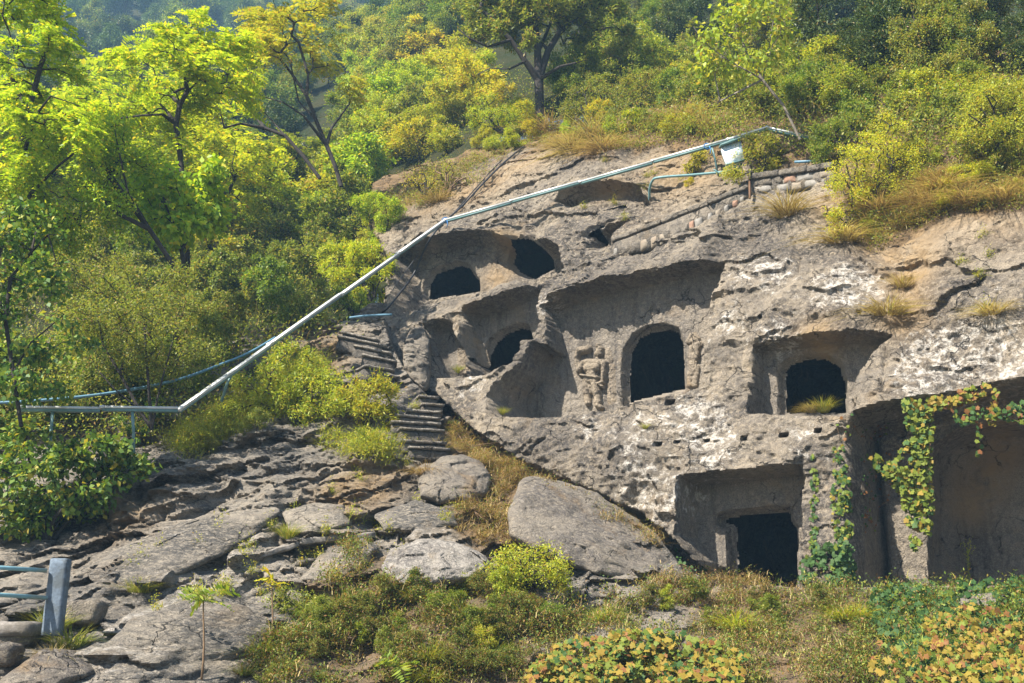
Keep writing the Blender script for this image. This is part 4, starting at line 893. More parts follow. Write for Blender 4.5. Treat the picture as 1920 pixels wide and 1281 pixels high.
drawn_tree('pale_branched_tree', groundY(1490, 262) - 1.2, [[(1500, 262, 0, 3), (1470, 200, 0, 2.6), (1430, 150, 0, 2.3), (1400, 100, 0, 2), (1385, 60, 0, 1.6), (1375, 10, 0, 1.2)], [(1430, 150, 0, 2), (1440, 100, .3, 1.5), (1450, 40, .3, 1.2)], [(1420, 135, 0, 1.8), (1360, 110, -.3, 1.5), (1320, 80, -.3, 1.2), (1300, 50, -.3, 1)], [(1355, 240, 0, 2.4), (1350, 190, 0, 2), (1340, 140, 0, 1.5), (1360, 100, 0, 1)]],
    [(1390, 40, 75, 40, 0, 1), (1350, 100, 65, 35, -.2, .8), (1450, 70, 40, 40, .2, .8), (1400, 120, 60, 25, 0, .7)],
    170, 40, 'broad', 9, 0.15, 0.12, L_yellow, M_barkg, 'pale-stemmed tree with sparse drooping yellow-green leaves behind the white panel', 'tree', 9, shell=0.2, rmin=0.007)
drawn_tree('dark_multi_stem_tree', 19.8, [[(285, 805, 0, 4), (262, 770, 0, 3.5), (225, 700, 0, 3), (195, 650, 0, 2.5), (185, 600, 0, 2)], [(285, 805, 0, 4), (280, 740, 0, 3.2), (275, 670, 0, 2.5), (270, 600, 0, 2)], [(285, 805, 0, 3), (295, 750, 0, 2.5), (310, 690, 0, 2), (330, 620, 0, 1.5)], [(225, 700, 0, 2), (240, 650, .3, 1.6), (230, 590, .3, 1.2)], [(262, 770, 0, 2), (215, 730, -.3, 1.8), (180, 690, -.3, 1.2)]],
    [(200, 590, 110, 60, 0, 1.1), (300, 600, 100, 60, 0.1, 1.1), (170, 520, 90, 50, .2, 1), (340, 650, 80, 45, 0, .9), (230, 670, 110, 45, 0, 1), (310, 540, 70, 40, .3, .9)],
    640, 90, 'small', 32, 0.055, 0.075, L_olive, M_bark, 'shaded dome-shaped shrub tree with many dark stems crossing the metal channel', 'shrub tree', 10, shell=0.35, rmin=0.006)
drawn_tree('dark_leafy_tree', 17.5, [[(40, 800, 0, 4), (25, 700, 0, 4), (10, 600, 0, 4), (20, 520, 0, 4), (60, 470, 0, 3.4), (70, 430, 0, 3)], [(10, 600, 0, 3), (-20, 500, 0, 3), (0, 430, 0, 2.5), (35, 380, 0, 2)], [(25, 700, 0, 2.5), (60, 640, 0, 2), (120, 590, 0, 1.5)], [(60, 470, 0, 2), (90, 440, 0, 2), (105, 490, 0, 1.5)]],
    [(30, 440, 80, 55, 0, .8), (-20, 560, 70, 70, 0, .8), (70, 520, 60, 40, 0, .7), (110, 640, 60, 40, 0, .6), (60, 720, 70, 40, 0, .7)],
    260, 60, 'broad', 15, 0.11, 0.08, L_broad, M_bark, 'dark leafy tree with crooked black stems at the middle of the left edge', 'tree', 11, shell=0.25, rmin=0.006)
# large yellow-green shrubs that stand out
def drawn_shrub(name, px, py, crowns, n, K, kind, per, size, leafm, label, seed, barkm=M_bark, dY=0.0, ns=8, spread=0.06, hpx=60, shell=0.35):
    Y = groundY(px, py) + dY; g = np.random.default_rng(700 + seed); b = atY(px, py, Y); k = Y / FPX; nodes = [(0, 0, -0.1)]; par = [0]
    cx = np.mean([c[0] for c in crowns]); wx = max(c[0] + c[2] for c in crowns) - min(c[0] - c[2] for c in crowns)
    for i in range(ns):
        f0 = (i + 0.5) / ns - 0.5 + g.normal() * 0.05; p = 0; tx = (cx - px + f0 * wx * 0.6) * k
        for f in (0.3, 0.6, 0.9): nodes.append((tx * f ** 1.2, g.normal() * 0.12, hpx * k * f)); par.append(p); p = len(nodes) - 1
    e = [(a[0] - b[0], a[1] - b[1], a[2] - b[2], a[3], a[4], a[5]) for a in ells(Y, crowns)]
    return make_plant(name, g, nodes, par, e, n, K, kind, per, size, spread, 0.07, leafm, barkm, loc=tuple(b), label=label, shell=shell, rmin=0.005)
drawn_shrub('shrub', 1640, 405, [(1630, 320, 95, 60, 0, .9), (1690, 280, 70, 45, .2, .7), (1590, 370, 60, 40, -.2, .6), (1650, 250, 50, 30, .3, .5), (1580, 420, 45, 25, -.3, .4)], 460, 60, 'small', 30, 0.05, L_gold, 'large bright yellow shrub spreading over the right end of the stone coping', 1, ns=10, hpx=90)
drawn_shrub('shrub', 560, 790, [(560, 730, 90, 60, 0, .8), (500, 720, 60, 50, 0, .7), (600, 770, 60, 40, -.2, .6), (540, 680, 50, 36, .2, .5), (450, 780, 60, 30, 0, .5)], 430, 50, 'narrow', 30, 0.075, L_yellow, 'broad yellow-green shrub on the rock left of the lower stone steps', 2, ns=8, hpx=70, spread=0.07)
drawn_shrub('shrub', 690, 800, [(690, 750, 55, 45, 0, .5), (650, 770, 45, 35, 0, .5), (715, 770, 28, 30, 0, .3)], 220, 26, 'narrow', 26, 0.08, L_yellow, 'bright lime shrub touching the left end of the lower stone steps', 3, hpx=40)
drawn_shrub('broadleaf_shrub', 90, 1010, [(90, 900, 130, 70, 0, .9), (30, 960, 80, 50, -.2, .7), (170, 850, 90, 40, .2, .7), (60, 840, 90, 40, .2, .6), (240, 880, 60, 40, .2, .5)], 420, 70, 'broad', 15, 0.12, L_broad, 'broad-leaved shrub with yellowing leaves beside the rock at the left edge', 4, ns=9, hpx=110)
drawn_shrub('shrub', 990, 1110, [(990, 1065, 72, 38, 0, .5), (1020, 1090, 45, 25, 0, .4), (960, 1090, 40, 25, 0, .4)], 300, 34, 'small', 28, 0.045, L_yellow, 'low rounded shrub below the big smooth boulder', 5, hpx=30)
drawn_shrub('shrub', 1430, 315, [(1420, 285, 60, 35, 0, .4), (1390, 320, 40, 22, -.1, .3), (1470, 300, 30, 25, .2, .3)], 230, 30, 'narrow', 24, 0.06, L_yellow, 'feathery green shrub growing in front of the white panel', 6, dY=-0.5, hpx=40)
drawn_shrub('shrub', 1305, 325, [(1305, 300, 34, 18, 0, .25), (1290, 318, 26, 12, 0, .2)], 110, 16, 'small', 20, 0.045, L_gold, 'small yellow shrub under the metal channel left of the white panel', 7, hpx=16)
drawn_shrub('shrub', 795, 372, [(775, 330, 28, 22, 0, .3), (810, 350, 28, 20, 0, .3)], 60, 16, 'small', 14, 0.05, L_gold, 'thin yellow shrub on the dry slope just above the metal channel bend', 8, hpx=40, ns=5)
drawn_shrub('shrub', 835, 372, [(830, 320, 40, 26, 0, .35), (890, 345, 26, 16, 0, .25)], 60, 16, 'small', 12, 0.05, L_yellow, 'half-bare shrub with fanned thin stems on the slope above the channel', 9, hpx=55, ns=8, barkm=M_twig)
drawn_shrub('shrub', 960, 265, [(930, 215, 60, 40, 0, .6), (960, 235, 45, 25, 0, .4), (905, 245, 30, 20, 0, .3)], 200, 30, 'small', 24, 0.06, L_bright, 'bright green shrub at the left foot of the old juniper', 10, hpx=40)
drawn_shrub('shrub', 1115, 238, [(1110, 190, 70, 40, 0, .7), (1150, 205, 50, 30, 0, .5)], 240, 36, 'small', 26, 0.06, L_olive, 'olive shrub right of the juniper trunk on the cliff top', 11, hpx=40)
drawn_shrub('shrub', 700, 570, [(690, 500, 45, 50, 0, .7), (655, 540, 60, 40, 0, .6), (710, 540, 25, 40, 0, .4), (708, 572, 26, 22, 0, .3), (640, 480, 50, 40, .3, .6)], 330, 36, 'narrow', 30, 0.085, L_bright, 'vivid green shrub against the left end of the cliff by the hanging cables', 12, dY=-0.3, hpx=70)
drawn_shrub('shrub', 1600, 290, [(1560, 255, 45, 36, 0, .5), (1610, 230, 45, 30, .2, .5), (1550, 290, 35, 20, -.1, .3)], 250, 30, 'narrow', 28, 0.07, L_mid, 'fresh green shrub at the right end of the overhead metal channel', 13, hpx=50)
drawn_shrub('shrub', 560, 1150, [(545, 1130, 40, 24, 0, .3), (580, 1150, 30, 18, 0, .3)], 130, 18, 'small', 22, 0.04, L_olive, 'low dark green shrub behind the yellow sapling', 14, hpx=20)
drawn_shrub('shrub', 668, 600, [(655, 570, 40, 28, 0, .5), (690, 575, 22, 20, 0, .3)], 160, 20, 'narrow', 20, 0.08, L_mid, 'fresh green shrub at the head of the stone steps', 15, hpx=30)
place('yellow1', 926, 290, 46, 'bushy yellow-green shrub at the cliff edge where the black cables start', mat=L_yellow)
# ------------------------------------------------------------------ saplings with large pinnate leaves
def sapling(px, py, top, label, seed, leafm, nf=7, L=0.75, dY=0.0, K=13):
    Y = groundY(px, py) + dY; b = atY(px, py, Y); t = atY(top[0], top[1], Y) - b; g = np.random.default_rng(seed); r = thing('sapling', label, 'sapling', tuple(b))
    pts = [t * f + np.array([math.sin(f * 5) * 0.015, 0, 0]) for f in (-0.05, 0.2, 0.4, 0.6, 0.8, 1.0)]; V, q, tr = polytube(pts, np.linspace(0.016, 0.008, 6), 6); link('stem', mk('stem', V, q, tr, smooth=True, mats=[M_twig]), r)
    for i in range(nf):
        a = 2 * math.pi * i / nf + g.uniform(-.3, .3); out = np.array([[math.cos(a) * 1.6, math.sin(a) * 1.6, g.uniform(0.0, 1.3)]])
        C = (t * g.uniform(0.82, 1.0))[None]; v, q = fronds(np.random.default_rng(seed * 31 + i), C, L * g.uniform(.7, 1.1), K, 0.075, out, 0.45, 0.27, 1.0, 0.9)
        o = link('leaf', mk('leaf', v, q, mats=[leafm]), r)
    return r
sapling(378, 1275, (384, 1110), 'tall sapling with palm-like green pinnate leaves on the lower rock', 3, L_mid, 9, 0.62)
sapling(508, 1210, (512, 1085), 'sapling with yellowing pinnate leaves right of the green one', 5, L_gold, 6, 0.42)
sapling(740, 1300, (745, 1245), 'sapling with green pinnate leaves at the bottom edge left of the yellow ivy', 7, L_mid, 7, 0.55)
# ------------------------------------------------------------------ thickets: each shrub and tree its own copy
TK = np.random.default_rng(77)
def thicket(poly, n, keys, hp, label, group, mats=None, minr=18, cat=None, name=None, wide=1.0):
    pts = inpoly(poly, n, TK, minr)
    if not pts: return
    a = np.array(pts); P, t = hit(a[:, 0], a[:, 1])
    for i in range(len(pts)):
        if not np.isfinite(t[i]) or (585 < a[i, 0] < 765 and 585 < a[i, 1] < 765): continue
        k = keys[TK.integers(len(keys))]; m = mats[TK.integers(len(mats))] if mats else None
        o_ = place(k, 0, 0, TK.uniform(*hp), label, group, m, P=P[i], name=name, cat=cat, rot=TK.uniform(0, 6.28), wide=wide * TK.uniform(0.85, 1.25)); o_['tk'] = float(o_.scale[2] * PROTO[k][1])
SH = ['shrub0', 'shrub1', 'shrub2', 'shrub3']; YE = ['yellow0', 'yellow1', 'yellow2']; GR = ['green0', 'green1', 'green2']
thicket([(-60, 150), (330, 150), (700, 140), (740, 0), (560, 20), (300, -40), (-60, -40)], 80, ['tree0', 'tree1', 'conifer0', 'conifer1'], (75, 130), 'hazy tree in the far blue wood at the top left', 'far hazy trees', [L_far, L_far, L_dark, L_mid], 22)
thicket([(-60, 380), (330, 380), (560, 330), (690, 230), (700, 120), (-60, 140)], 44, ['tree0', 'tree1', 'tree2', 'conifer0', 'conifer1'], (90, 150), 'shaded tree in the wood behind the bright pinnate trees', 'trees in the shaded wood', [L_far, L_mid, L_dark, L_olive], 28)
thicket([(-60, 500), (420, 500), (430, 420), (300, 400), (-60, 420)], 9, ['pinnate0', 'pinnate1'], (230, 330), 'bright pinnate tree in the stand behind the slender tree', 'bright pinnate trees', [L_bright, L_bright, L_yellow], 40)
thicket([(420, 470), (680, 440), (680, 350), (560, 350)], 7, ['pinnate0', 'green0', 'green1'], (100, 170), 'fresh green bush in the gully under the arching bare tree', 'fresh bushes in the gully', [L_bright, L_mid, L_yellow], 34)
thicket([(640, 200), (720, 130), (780, 230), (740, 300), (670, 300)], 16, ['green0', 'green2', 'tree1', 'yellow1'], (70, 110), 'bush on the steep bank between the golden-topped tree and the juniper', 'bushes on the steep bank', [L_mid, L_yellow, L_bright, L_olive], 20)
thicket([(880, 290), (960, 230), (1000, 250), (960, 285)], 7, ['yellow1', 'shrub0', 'dry0'], (40, 60), 'bush at the cliff edge left of the juniper foot', 'bushes at the juniper foot', [L_yellow, L_olive, L_bright], 20)
thicket([(600, 190), (860, 120), (860, 60), (640, 90)], 22, ['tree0', 'tree1', 'tree2'], (80, 120), 'small tree on the ridge between the golden-topped tree and the juniper', 'small trees on the ridge', [L_mid, L_yellow, L_olive, L_bright], 22)
thicket([(-60, 540), (380, 540), (640, 500), (720, 360), (660, 300), (560, 340), (-60, 400)], 48, SH + GR + ['tree2'], (80, 140), 'olive shrub on the gully slope left of the cliff', 'shrubs on the gully slope', [L_olive, L_mid, L_yellow, L_olive], 24)
thicket([(340, 760), (500, 640), (620, 610), (700, 560), (600, 520), (300, 540), (120, 560), (120, 760)], 42, SH + GR, (80, 130), 'dark green shrub in the thicket behind the metal channel', 'thicket behind the channel', [L_olive, L_mid, L_olive], 24)
thicket([(-60, 860), (230, 850), (300, 780), (200, 740), (-60, 700)], 14, ['broad0', 'broad1'] + SH, (80, 130), 'leafy shrub at the left edge below the lower blue pipe', 'shrubs at the left edge', [L_broad, L_olive, L_mid], 28)
thicket([(690, 330), (760, 330), (880, 280), (940, 250), (960, 180), (860, 120), (760, 130), (650, 200), (640, 300)], 34, YE + SH, (60, 110), 'yellow-green shrub on the slope left of the juniper', 'yellow-green shrubs left of the juniper', [L_yellow, L_yellow, L_bright, L_olive, L_gold], 22)
thicket([(700, 420), (735, 440), (700, 560), (660, 500), (660, 400)], 7, YE + GR, (50, 80), 'small shrub at the left foot of the cliff', 'shrubs at the left foot of the cliff', [L_bright, L_yellow], 20)
thicket([(1050, 215), (1340, 215), (1540, 240), (1560, 150), (1200, 120), (1060, 150)], 40, SH + GR + YE, (60, 110), 'green shrub in the thicket on the cliff top behind the channel', 'cliff-top thicket', [L_olive, L_mid, L_olive, L_yellow], 22)
thicket([(1560, 240), (1960, 290), (1960, 200), (1560, 160)], 26, SH + GR + YE, (60, 110), 'shrub on the slope below the dark evergreens', 'shrubs below the evergreens', [L_olive, L_mid, L_yellow], 24)
thicket([(760, 110), (1300, 130), (1560, 150), (1960, 160), (1960, 60), (1300, 20), (760, 30)], 40, ['tree1', 'tree2', 'conifer0', 'conifer1'], (100, 170), 'tree in the wood above the cliff', 'trees above the cliff', [L_olive, L_mid, L_dark, L_dark], 30)
thicket([(1440, 150), (1860, 190), (1840, 20), (1440, 10)], 22, ['conifer0', 'conifer1'], (170, 260), 'dark evergreen in the stand at the upper right', 'evergreens at the upper right', [L_dark, L_dark, L_olive], 34)
thicket([(1700, 330), (1960, 350), (1960, 290), (1720, 300)], 9, YE + SH, (40, 80), 'low yellow-green shrub around the round tree at the right', 'low shrubs at the right', [L_yellow, L_olive], 24)
thicket([(420, 850), (500, 800), (470, 770), (340, 830), (350, 860)], 8, ['gold0', 'gold1'], (30, 50), 'small golden shrub on the grassy rock edge left of the large yellow shrub', 'small golden shrubs on the rock edge', [L_yellow, L_grass], 14)
place('gold0', 1290, 352, 22, 'tiny yellow shrub on bare rock below the bent teal pipe', mat=L_gold)
thicket([(1590, 400), (1640, 460), (1760, 405), (1960, 380), (1960, 320), (1640, 330)], 20, ['dry1', 'yellow0', 'shrub1', 'yellow2', 'dry0'], (30, 56), 'straw-coloured tussock on the dry bank along the cliff edge at the right', 'tussocks on the dry bank', None, 20)
thicket([(960, 280), (1330, 255), (1340, 225), (980, 240)], 22, ['dry0', 'green1', 'shrub0', 'yellow2', 'shrub2'], (26, 55), 'tussock on the dry bank at the foot of the juniper', 'tussocks below the juniper', None, 20)
thicket([(640, 1120), (900, 1110), (1000, 1150), (1290, 1115), (1500, 1150), (1600, 1140), (1620, 1200), (1400, 1185), (1290, 1165), (1000, 1180), (960, 1281), (760, 1281), (600, 1200)], 62, ['shrub0', 'shrub2', 'yellow0', 'yellow1', 'green1', 'dry0'], (28, 70), 'low tangled green and rusty bush on the bank at the bottom', 'low bushes on the bottom bank', [L_cover, L_cover, L_olive, L_mid, L_yellow], 22)
thicket([(430, 1290), (520, 1190), (590, 1140), (640, 1200), (600, 1290)], 12, ['shrub0', 'yellow0', 'dry0'], (35, 60), 'low rusty bush between the saplings and the bottom edge', 'low bushes behind the saplings', [L_cover, L_olive], 22)
# ------------------------------------------------------------------ grass tufts one can tell apart
for (x, y, h, k, lb) in [(1475, 405, 62, 'dry0', 'dry straw-coloured grass tuft on bare rock left of the large yellow shrub'), (1580, 452, 60, 'dry1', 'dry grass tuft hanging under the large yellow shrub'), (1665, 590, 60, 'dry1', 'dry grass tuft in the ochre gully of the cliff'),
    (1690, 540, 40, 'dry0', 'smaller dry tuft high in the ochre gully'), (1545, 772, 34, 'fresh0', 'green and brown weeds at the sill of the right-hand arched cave'), (1520, 772, 28, 'dry0', 'short dry tuft at the left of the arched cave sill'),
    (1860, 590, 50, 'dry1', 'sparse dry tuft on the bulging cliff face at the far right'), (940, 777, 18, 'fresh0', 'tiny green tuft at the foot of the broken partition'), (1210, 804, 14, 'fresh0', 'tiny green tuft on the pale block below the great cave'),
    (260, 1110, 38, 'fresh1', 'fresh green grass tuft in the crack above the lower slab'), (95, 1185, 60, 'fresh0', 'tall green grass around the foot of the blue post'), (130, 1215, 60, 'fresh1', 'green grass clump right of the blue post'), (95, 1240, 50, 'dry0', 'brown grass clump below the blue post'),
    (690, 828, 40, 'fresh1', 'grass clump under the lime shrub'), (1070, 285, 46, 'dry1', 'dry grass fringe right of the juniper foot'), (1130, 285, 46, 'dry1', 'dry grass fringe on the bank above the brow'), (820, 380, 34, 'dry0', 'reddish dry grass on the slope above the channel'),
    (1810, 385, 60, 'dry1', 'long dry grass hanging at the cliff edge below the round tree'), (1880, 380, 60, 'dry1', 'long dry grass hanging at the cliff edge at the right border'), (1740, 395, 55, 'dry0', 'dry grass at the cliff edge right of the yellow shrub'),
    (860, 700, 20, 'fresh0', 'tiny green blades beside the broken block near the steps'), (820, 850, 44, 'dry0', 'dry grass beside the lower steps'), (800, 890, 40, 'dry1', 'dry grass on the ledge below the steps'), (540, 1010, 40, 'fresh0', 'thin green weeds in the seam above the stone bar')]:
    place(k, x, y, h, lb, sink=0.02)
# ------------------------------------------------------------------ ground cover that nobody could count
def normals_at(P, F=None):
    return None
def cover(name, label, polys, rng, n_leaf, n_blade, leafm, bladem, ls=0.045, bh=0.22, clump=26, up=0.10, dens=0.12, patch=-9):
    Cs = []
    for poly, w_ in polys:
        pts = np.array(inpoly(poly, int(w_), rng)); keep = fbm(pts[:, 0] / 60, pts[:, 1] / 34, 3, 17) > patch; pts = pts[keep] if keep.sum() > 3 else pts; P, t = hit(pts[:, 0], pts[:, 1]); Cs.append(P[np.isfinite(t)])
    C = np.concatenate(Cs); parts = []; mi = []
    k = rng.integers(0, len(C), n_leaf); c = C[k] + rng.normal(size=(n_leaf, 3)) * np.array([dens, dens, dens * 0.6]) + np.array([0, -0.05, up]) * np.abs(rng.normal(size=(n_leaf, 1)))
    v, q = leaves(rng, c, ls, ls * 0.5, np.tile(np.array([0, -0.35, 0.4]), (n_leaf, 1)), 0.2); parts.append((v, q)); mi.append(np.zeros(len(q), int))
    if n_blade:
        v, q = blades(rng, n_blade, 0.01, bh, 0.005, 0.9, 0.8); off = C[rng.integers(0, len(C), n_blade)] + rng.normal(size=(n_blade, 3)) * dens * 0.9
        v = v.reshape(n_blade, 8, 3) + off[:, None]; parts.append((v.reshape(-1, 3), np.concatenate([np.asarray(q)]))); mi.append(np.ones(len(q), int))
    V, Q, _ = join(parts); me = mk(name, V, Q, mats=[leafm, bladem], mi=np.concatenate(mi)); o = link(name, me); o['kind'] = 'stuff'; o['label'] = label
    return o
cg = np.random.default_rng(5)
cover('undergrowth', 'low brown and green weeds covering the bank at the bottom', [([(640, 1090), (900, 1085), (1000, 1130), (1290, 1090), (1600, 1110), (1640, 1290), (990, 1290), (760, 1290), (600, 1200)], 620), ([(560, 1290), (600, 1200), (700, 1160), (760, 1290)], 40), ([(440, 1281), (520, 1200), (590, 1150), (560, 1290)], 60), ([(600, 1110), (640, 1010), (700, 1030), (660, 1110)], 50)], cg, 46000, 18000, L_cover, L_dry, 0.045, 0.20, dens=0.10, patch=-0.12)
cover('undergrowth', 'dark leafy weeds under the ivy at the lower right', [([(1600, 1110), (1960, 1100), (1960, 1300), (1600, 1300)], 300)], cg, 16000, 7000, L_cover, L_grass, 0.05, 0.2, dens=0.10)
cover('dry_weeds', 'dry brown weeds in the hollow between the steps and the big boulder', [([(880, 850), (990, 880), (940, 940), (1050, 1010), (960, 1040), (860, 1000), (850, 940), (900, 900)], 120), ([(850, 800), (960, 880), (1100, 940), (1240, 1010), (1230, 1030), (1080, 960), (930, 900), (840, 830)], 110), ([(1250, 1080), (1420, 1090), (1500, 1110), (1400, 1140), (1200, 1110)], 60)], cg, 9000, 16000, L_cover, L_dry, 0.035, 0.2, dens=0.08)
cover('slope_grass', 'yellow-green grass along the rock edge left of the large shrub', [([(330, 860), (480, 800), (590, 740), (610, 680), (560, 670), (430, 760), (320, 820)], 200), ([(600, 820), (740, 830), (730, 870), (620, 850)], 30)], cg, 14000, 16000, L_yellow, L_grass, 0.05, 0.28, dens=0.14)
cover('cliff_top_grass', 'dry grass and weeds along the top edge of the cliff', [([(700, 400), (760, 330), (900, 290), (960, 285), (880, 350), (760, 400), (710, 440)], 110), ([(960, 280), (1200, 280), (1330, 260), (1330, 215), (960, 240)], 110), ([(1590, 400), (1640, 470), (1760, 410), (1960, 385), (1960, 300), (1640, 330)], 220)], cg, 26000, 12000, L_olive, L_dry, 0.06, 0.28, dens=0.12)
cover('hillside_weeds', 'low leafy weeds on the wooded slope', [([(-60, 860), (300, 830), (600, 640), (660, 560), (700, 450), (700, 330), (400, 380), (-60, 450)], 420), ([(690, 330), (960, 250), (1960, 330), (1960, 150), (760, 130)], 420)], cg, 90000, 14000, L_olive, L_dry, 0.085, 0.35, dens=0.4, up=0.25)
cover('rock_weeds', 'scattered small weeds in the cracks of the lower rocks', [([(180, 1100), (400, 960), (640, 880), (900, 860), (900, 1000), (640, 1100), (420, 1180), (200, 1260)], 34), ([(280, 1130), (430, 1100), (420, 1120), (290, 1150)], 10), ([(740, 760), (850, 760), (860, 860), (740, 860)], 14), ([(1800, 430), (1900, 430), (1880, 640), (1780, 640)], 6), ([(1040, 300), (1380, 300), (1380, 400), (1100, 420)], 8)], cg, 3600, 3000, L_yellow, L_grass, 0.035, 0.17, dens=0.05)
# ------------------------------------------------------------------ boulders and slabs
def boulder(px, label, thick, seed, name='boulder', mat=None, fwd=0.1, power=2.4, rough_=1.0, cat='boulder', Yset=None):
    px = np.array(px, float); P, t = hit(px[:, 0], px[:, 1], [T1, T2])
    A = np.c_[np.ones(len(P)), P[:, 0], P[:, 2]]; c, *_ = np.linalg.lstsq(A, P[:, 1], rcond=None); c[2] = min(max(c[2], 0.2), 1.6)
    c[0] = np.mean(P[:, 1] - c[1] * P[:, 0] - c[2] * P[:, 2]) - fwd
    if Yset is not None: c = np.array([Yset - 0.5 * P[:, 2].min() * 0, 0.0, 0.0])
    d = ray(px[:, 0], px[:, 1]); tt = (c[0] + c[1] * 0 + c[2] * EYE[2]) / (d[:, 1] - c[1] * d[:, 0] - c[2] * d[:, 2]); O = EYE + d * tt[:, None]
    o2 = O[:, [0, 2]]; m = o2.mean(0); an = np.linspace(0, 2 * math.pi, 120, endpoint=False); rr = []
    for a in an:         # outline radius along each direction
        best = 0.1; dx, dy = math.cos(a), math.sin(a)
        for i in range(len(o2)):
            p, q = o2[i] - m, o2[(i + 1) % len(o2)] - m; e = q - p; den = dx * e[1] - dy * e[0]
            if abs(den) < 1e-9: continue
            s_ = (p[0] * e[1] - p[1] * e[0]) / den; u_ = (p[0] * dy - p[1] * dx) / den
            if s_ > 0 and -1e-6 <= u_ <= 1 + 1e-6: best = max(best, s_)
        rr.append(best)
    rr = np.array(rr); rr = (rr + np.roll(rr, 1) + np.roll(rr, -1)) / 3; rr = rr * (1 + 0.04 * fbm(an * 4, an * 0 + seed, 3, seed)); n = 120; K = 34; V = []
    rho = np.sin(np.linspace(0, math.pi / 2, K)) ; rings = []
    for side in (1, -1):
        for k in range(K if side == 1 else K - 1):
            r = rho[k] if side == 1 else rho[K - 2 - k]
            x = m[0] + np.cos(an) * rr * r; z = m[1] + np.sin(an) * rr * r
            b = thick * (1 - r ** power) ** (1 / power) * (1 if side == 1 else -0.6)
            disp = rough_ * (0.22 * thick * fbm(x / 0.9 + seed, z / 0.7, 3, seed) + 0.12 * thick * facets(x / 0.6 + seed, z / 0.4, seed + 3) + 0.03 * ridged(x / 0.35, z / 0.2, 3, seed + 1) + 0.012 * fbm(x / 0.08, z / 0.08, 2, seed + 2)) * min(1, (1 - r) * 6 + 0.25)
            y = c[0] + c[1] * x + c[2] * z - b - (disp if side == 1 else 0); V.append(np.stack([x, y, z], 1)); 
    V = np.concatenate(V); R_ = 2 * K - 1; i = np.arange(n); q = np.concatenate([np.stack([k * n + i, k * n + (i + 1) % n, (k + 1) * n + (i + 1) % n, (k + 1) * n + i], 1) for k in range(R_ - 1)])
    cen = V.mean(0); me = mk(name, V - cen, q, smooth=True, mats=[mat or M_boulder]); 
    try: me.set_sharp_from_angle(angle=math.radians(55))
    except Exception: pass
    o = link(name, me, loc=tuple(cen)); tag(o, label, cat); return o
boulder([(975, 903), (1000, 895), (1060, 908), (1110, 925), (1190, 975), (1240, 1015), (1268, 1055), (1262, 1080), (1210, 1090), (1120, 1082), (1050, 1058), (990, 1030), (955, 1005), (950, 965), (965, 935)], 'big smooth grey boulder wedged under the diagonal crack of the cliff', 0.6, 3, fwd=0.26, power=4.0, rough_=0.95)
boulder([(790, 935), (782, 905), (800, 880), (830, 860), (870, 855), (905, 868), (922, 895), (915, 925), (880, 945), (830, 947)], 'rugged boulder right below the lowest stone steps', 0.6, 7, fwd=0.15, power=2.4)
boulder([(712, 1068), (730, 1035), (790, 1010), (850, 1016), (900, 1035), (928, 1062), (900, 1092), (820, 1102), (750, 1097)], 'white lichen-crusted rock above the weedy bank', 0.5, 9, mat=rock_mat('white_crusted_rock', (0.42, 0.39, 0.35), (0.34, 0.31, 0.27), (0.14, 0.13, 0.125), (0.62, 0.60, 0.56), (0.3, 0.22, 0.12), use_attr=False, lich=0.9), fwd=0.2)
boulder([(758, 700), (756, 655), (770, 622), (795, 615), (808, 640), (808, 700), (800, 738), (780, 722)], 'cracked dark rock block leaning on the cliff beside the steps', 0.4, 13, name='rock_block', fwd=0.15, power=3.5, rough_=1.6, cat='rock block')
boulder([(165, 1088), (200, 1040), (290, 1000), (400, 965), (500, 938), (533, 955), (480, 1000), (420, 1040), (330, 1082), (240, 1105)], 'long pale tilted slab across the middle of the rock slope', 0.30, 17, name='rock_slab', fwd=0.02, power=2.2, mat=M_slope, rough_=0.8, cat='rock slab')
boulder([(530, 962), (590, 944), (645, 948), (660, 985), (600, 1003), (545, 1005)], 'square-ended rock at the upper end of the long pale slab', 0.28, 19, name='rock_slab', fwd=0.02, power=3.0, mat=M_slope, cat='rock slab')
boulder([(700, 965), (780, 938), (850, 960), (858, 985), (800, 1000), (720, 996)], 'tilted layered rock left of the dry hollow', 0.28, 29, name='rock_slab', fwd=0.02, power=2.3, mat=M_slope, cat='rock slab')
boulder([(190, 1215), (250, 1160), (350, 1125), (460, 1135), (520, 1180), (480, 1225), (380, 1255), (250, 1258)], 'broad domed rock with white scratches behind the green sapling', 0.30, 31, fwd=0.02, power=2.2, mat=M_slope, rough_=0.9)
boulder([(560, 1090), (600, 1040), (680, 1010), (712, 1025), (690, 1060), (620, 1100)], 'pale wedge-shaped rock left of the white crusted rock', 0.28, 37, fwd=0.02, power=2.2, mat=M_slope)
boulder([(1790, 1128), (1800, 1117), (1860, 1112), (1885, 1118), (1880, 1136), (1800, 1142)], 'flat pale ledge stone among the ivy at the right', 0.15, 43, name='ledge_stone', fwd=0.25, power=4, rough_=0.5, cat='stone')
boulder([(10, 1270), (90, 1215), (140, 1220), (180, 1262), (120, 1290), (0, 1300)], 'brown rock in the bottom left corner', 0.35, 53, fwd=0.08)
boulder([(652, 612), (668, 590), (700, 572), (728, 572), (742, 598), (728, 628), (690, 626)], 'grey rock outcrop at the head of the stone steps', 0.5, 67, name='rock_outcrop', Yset=28.3, cat='rock outcrop', power=2.6)
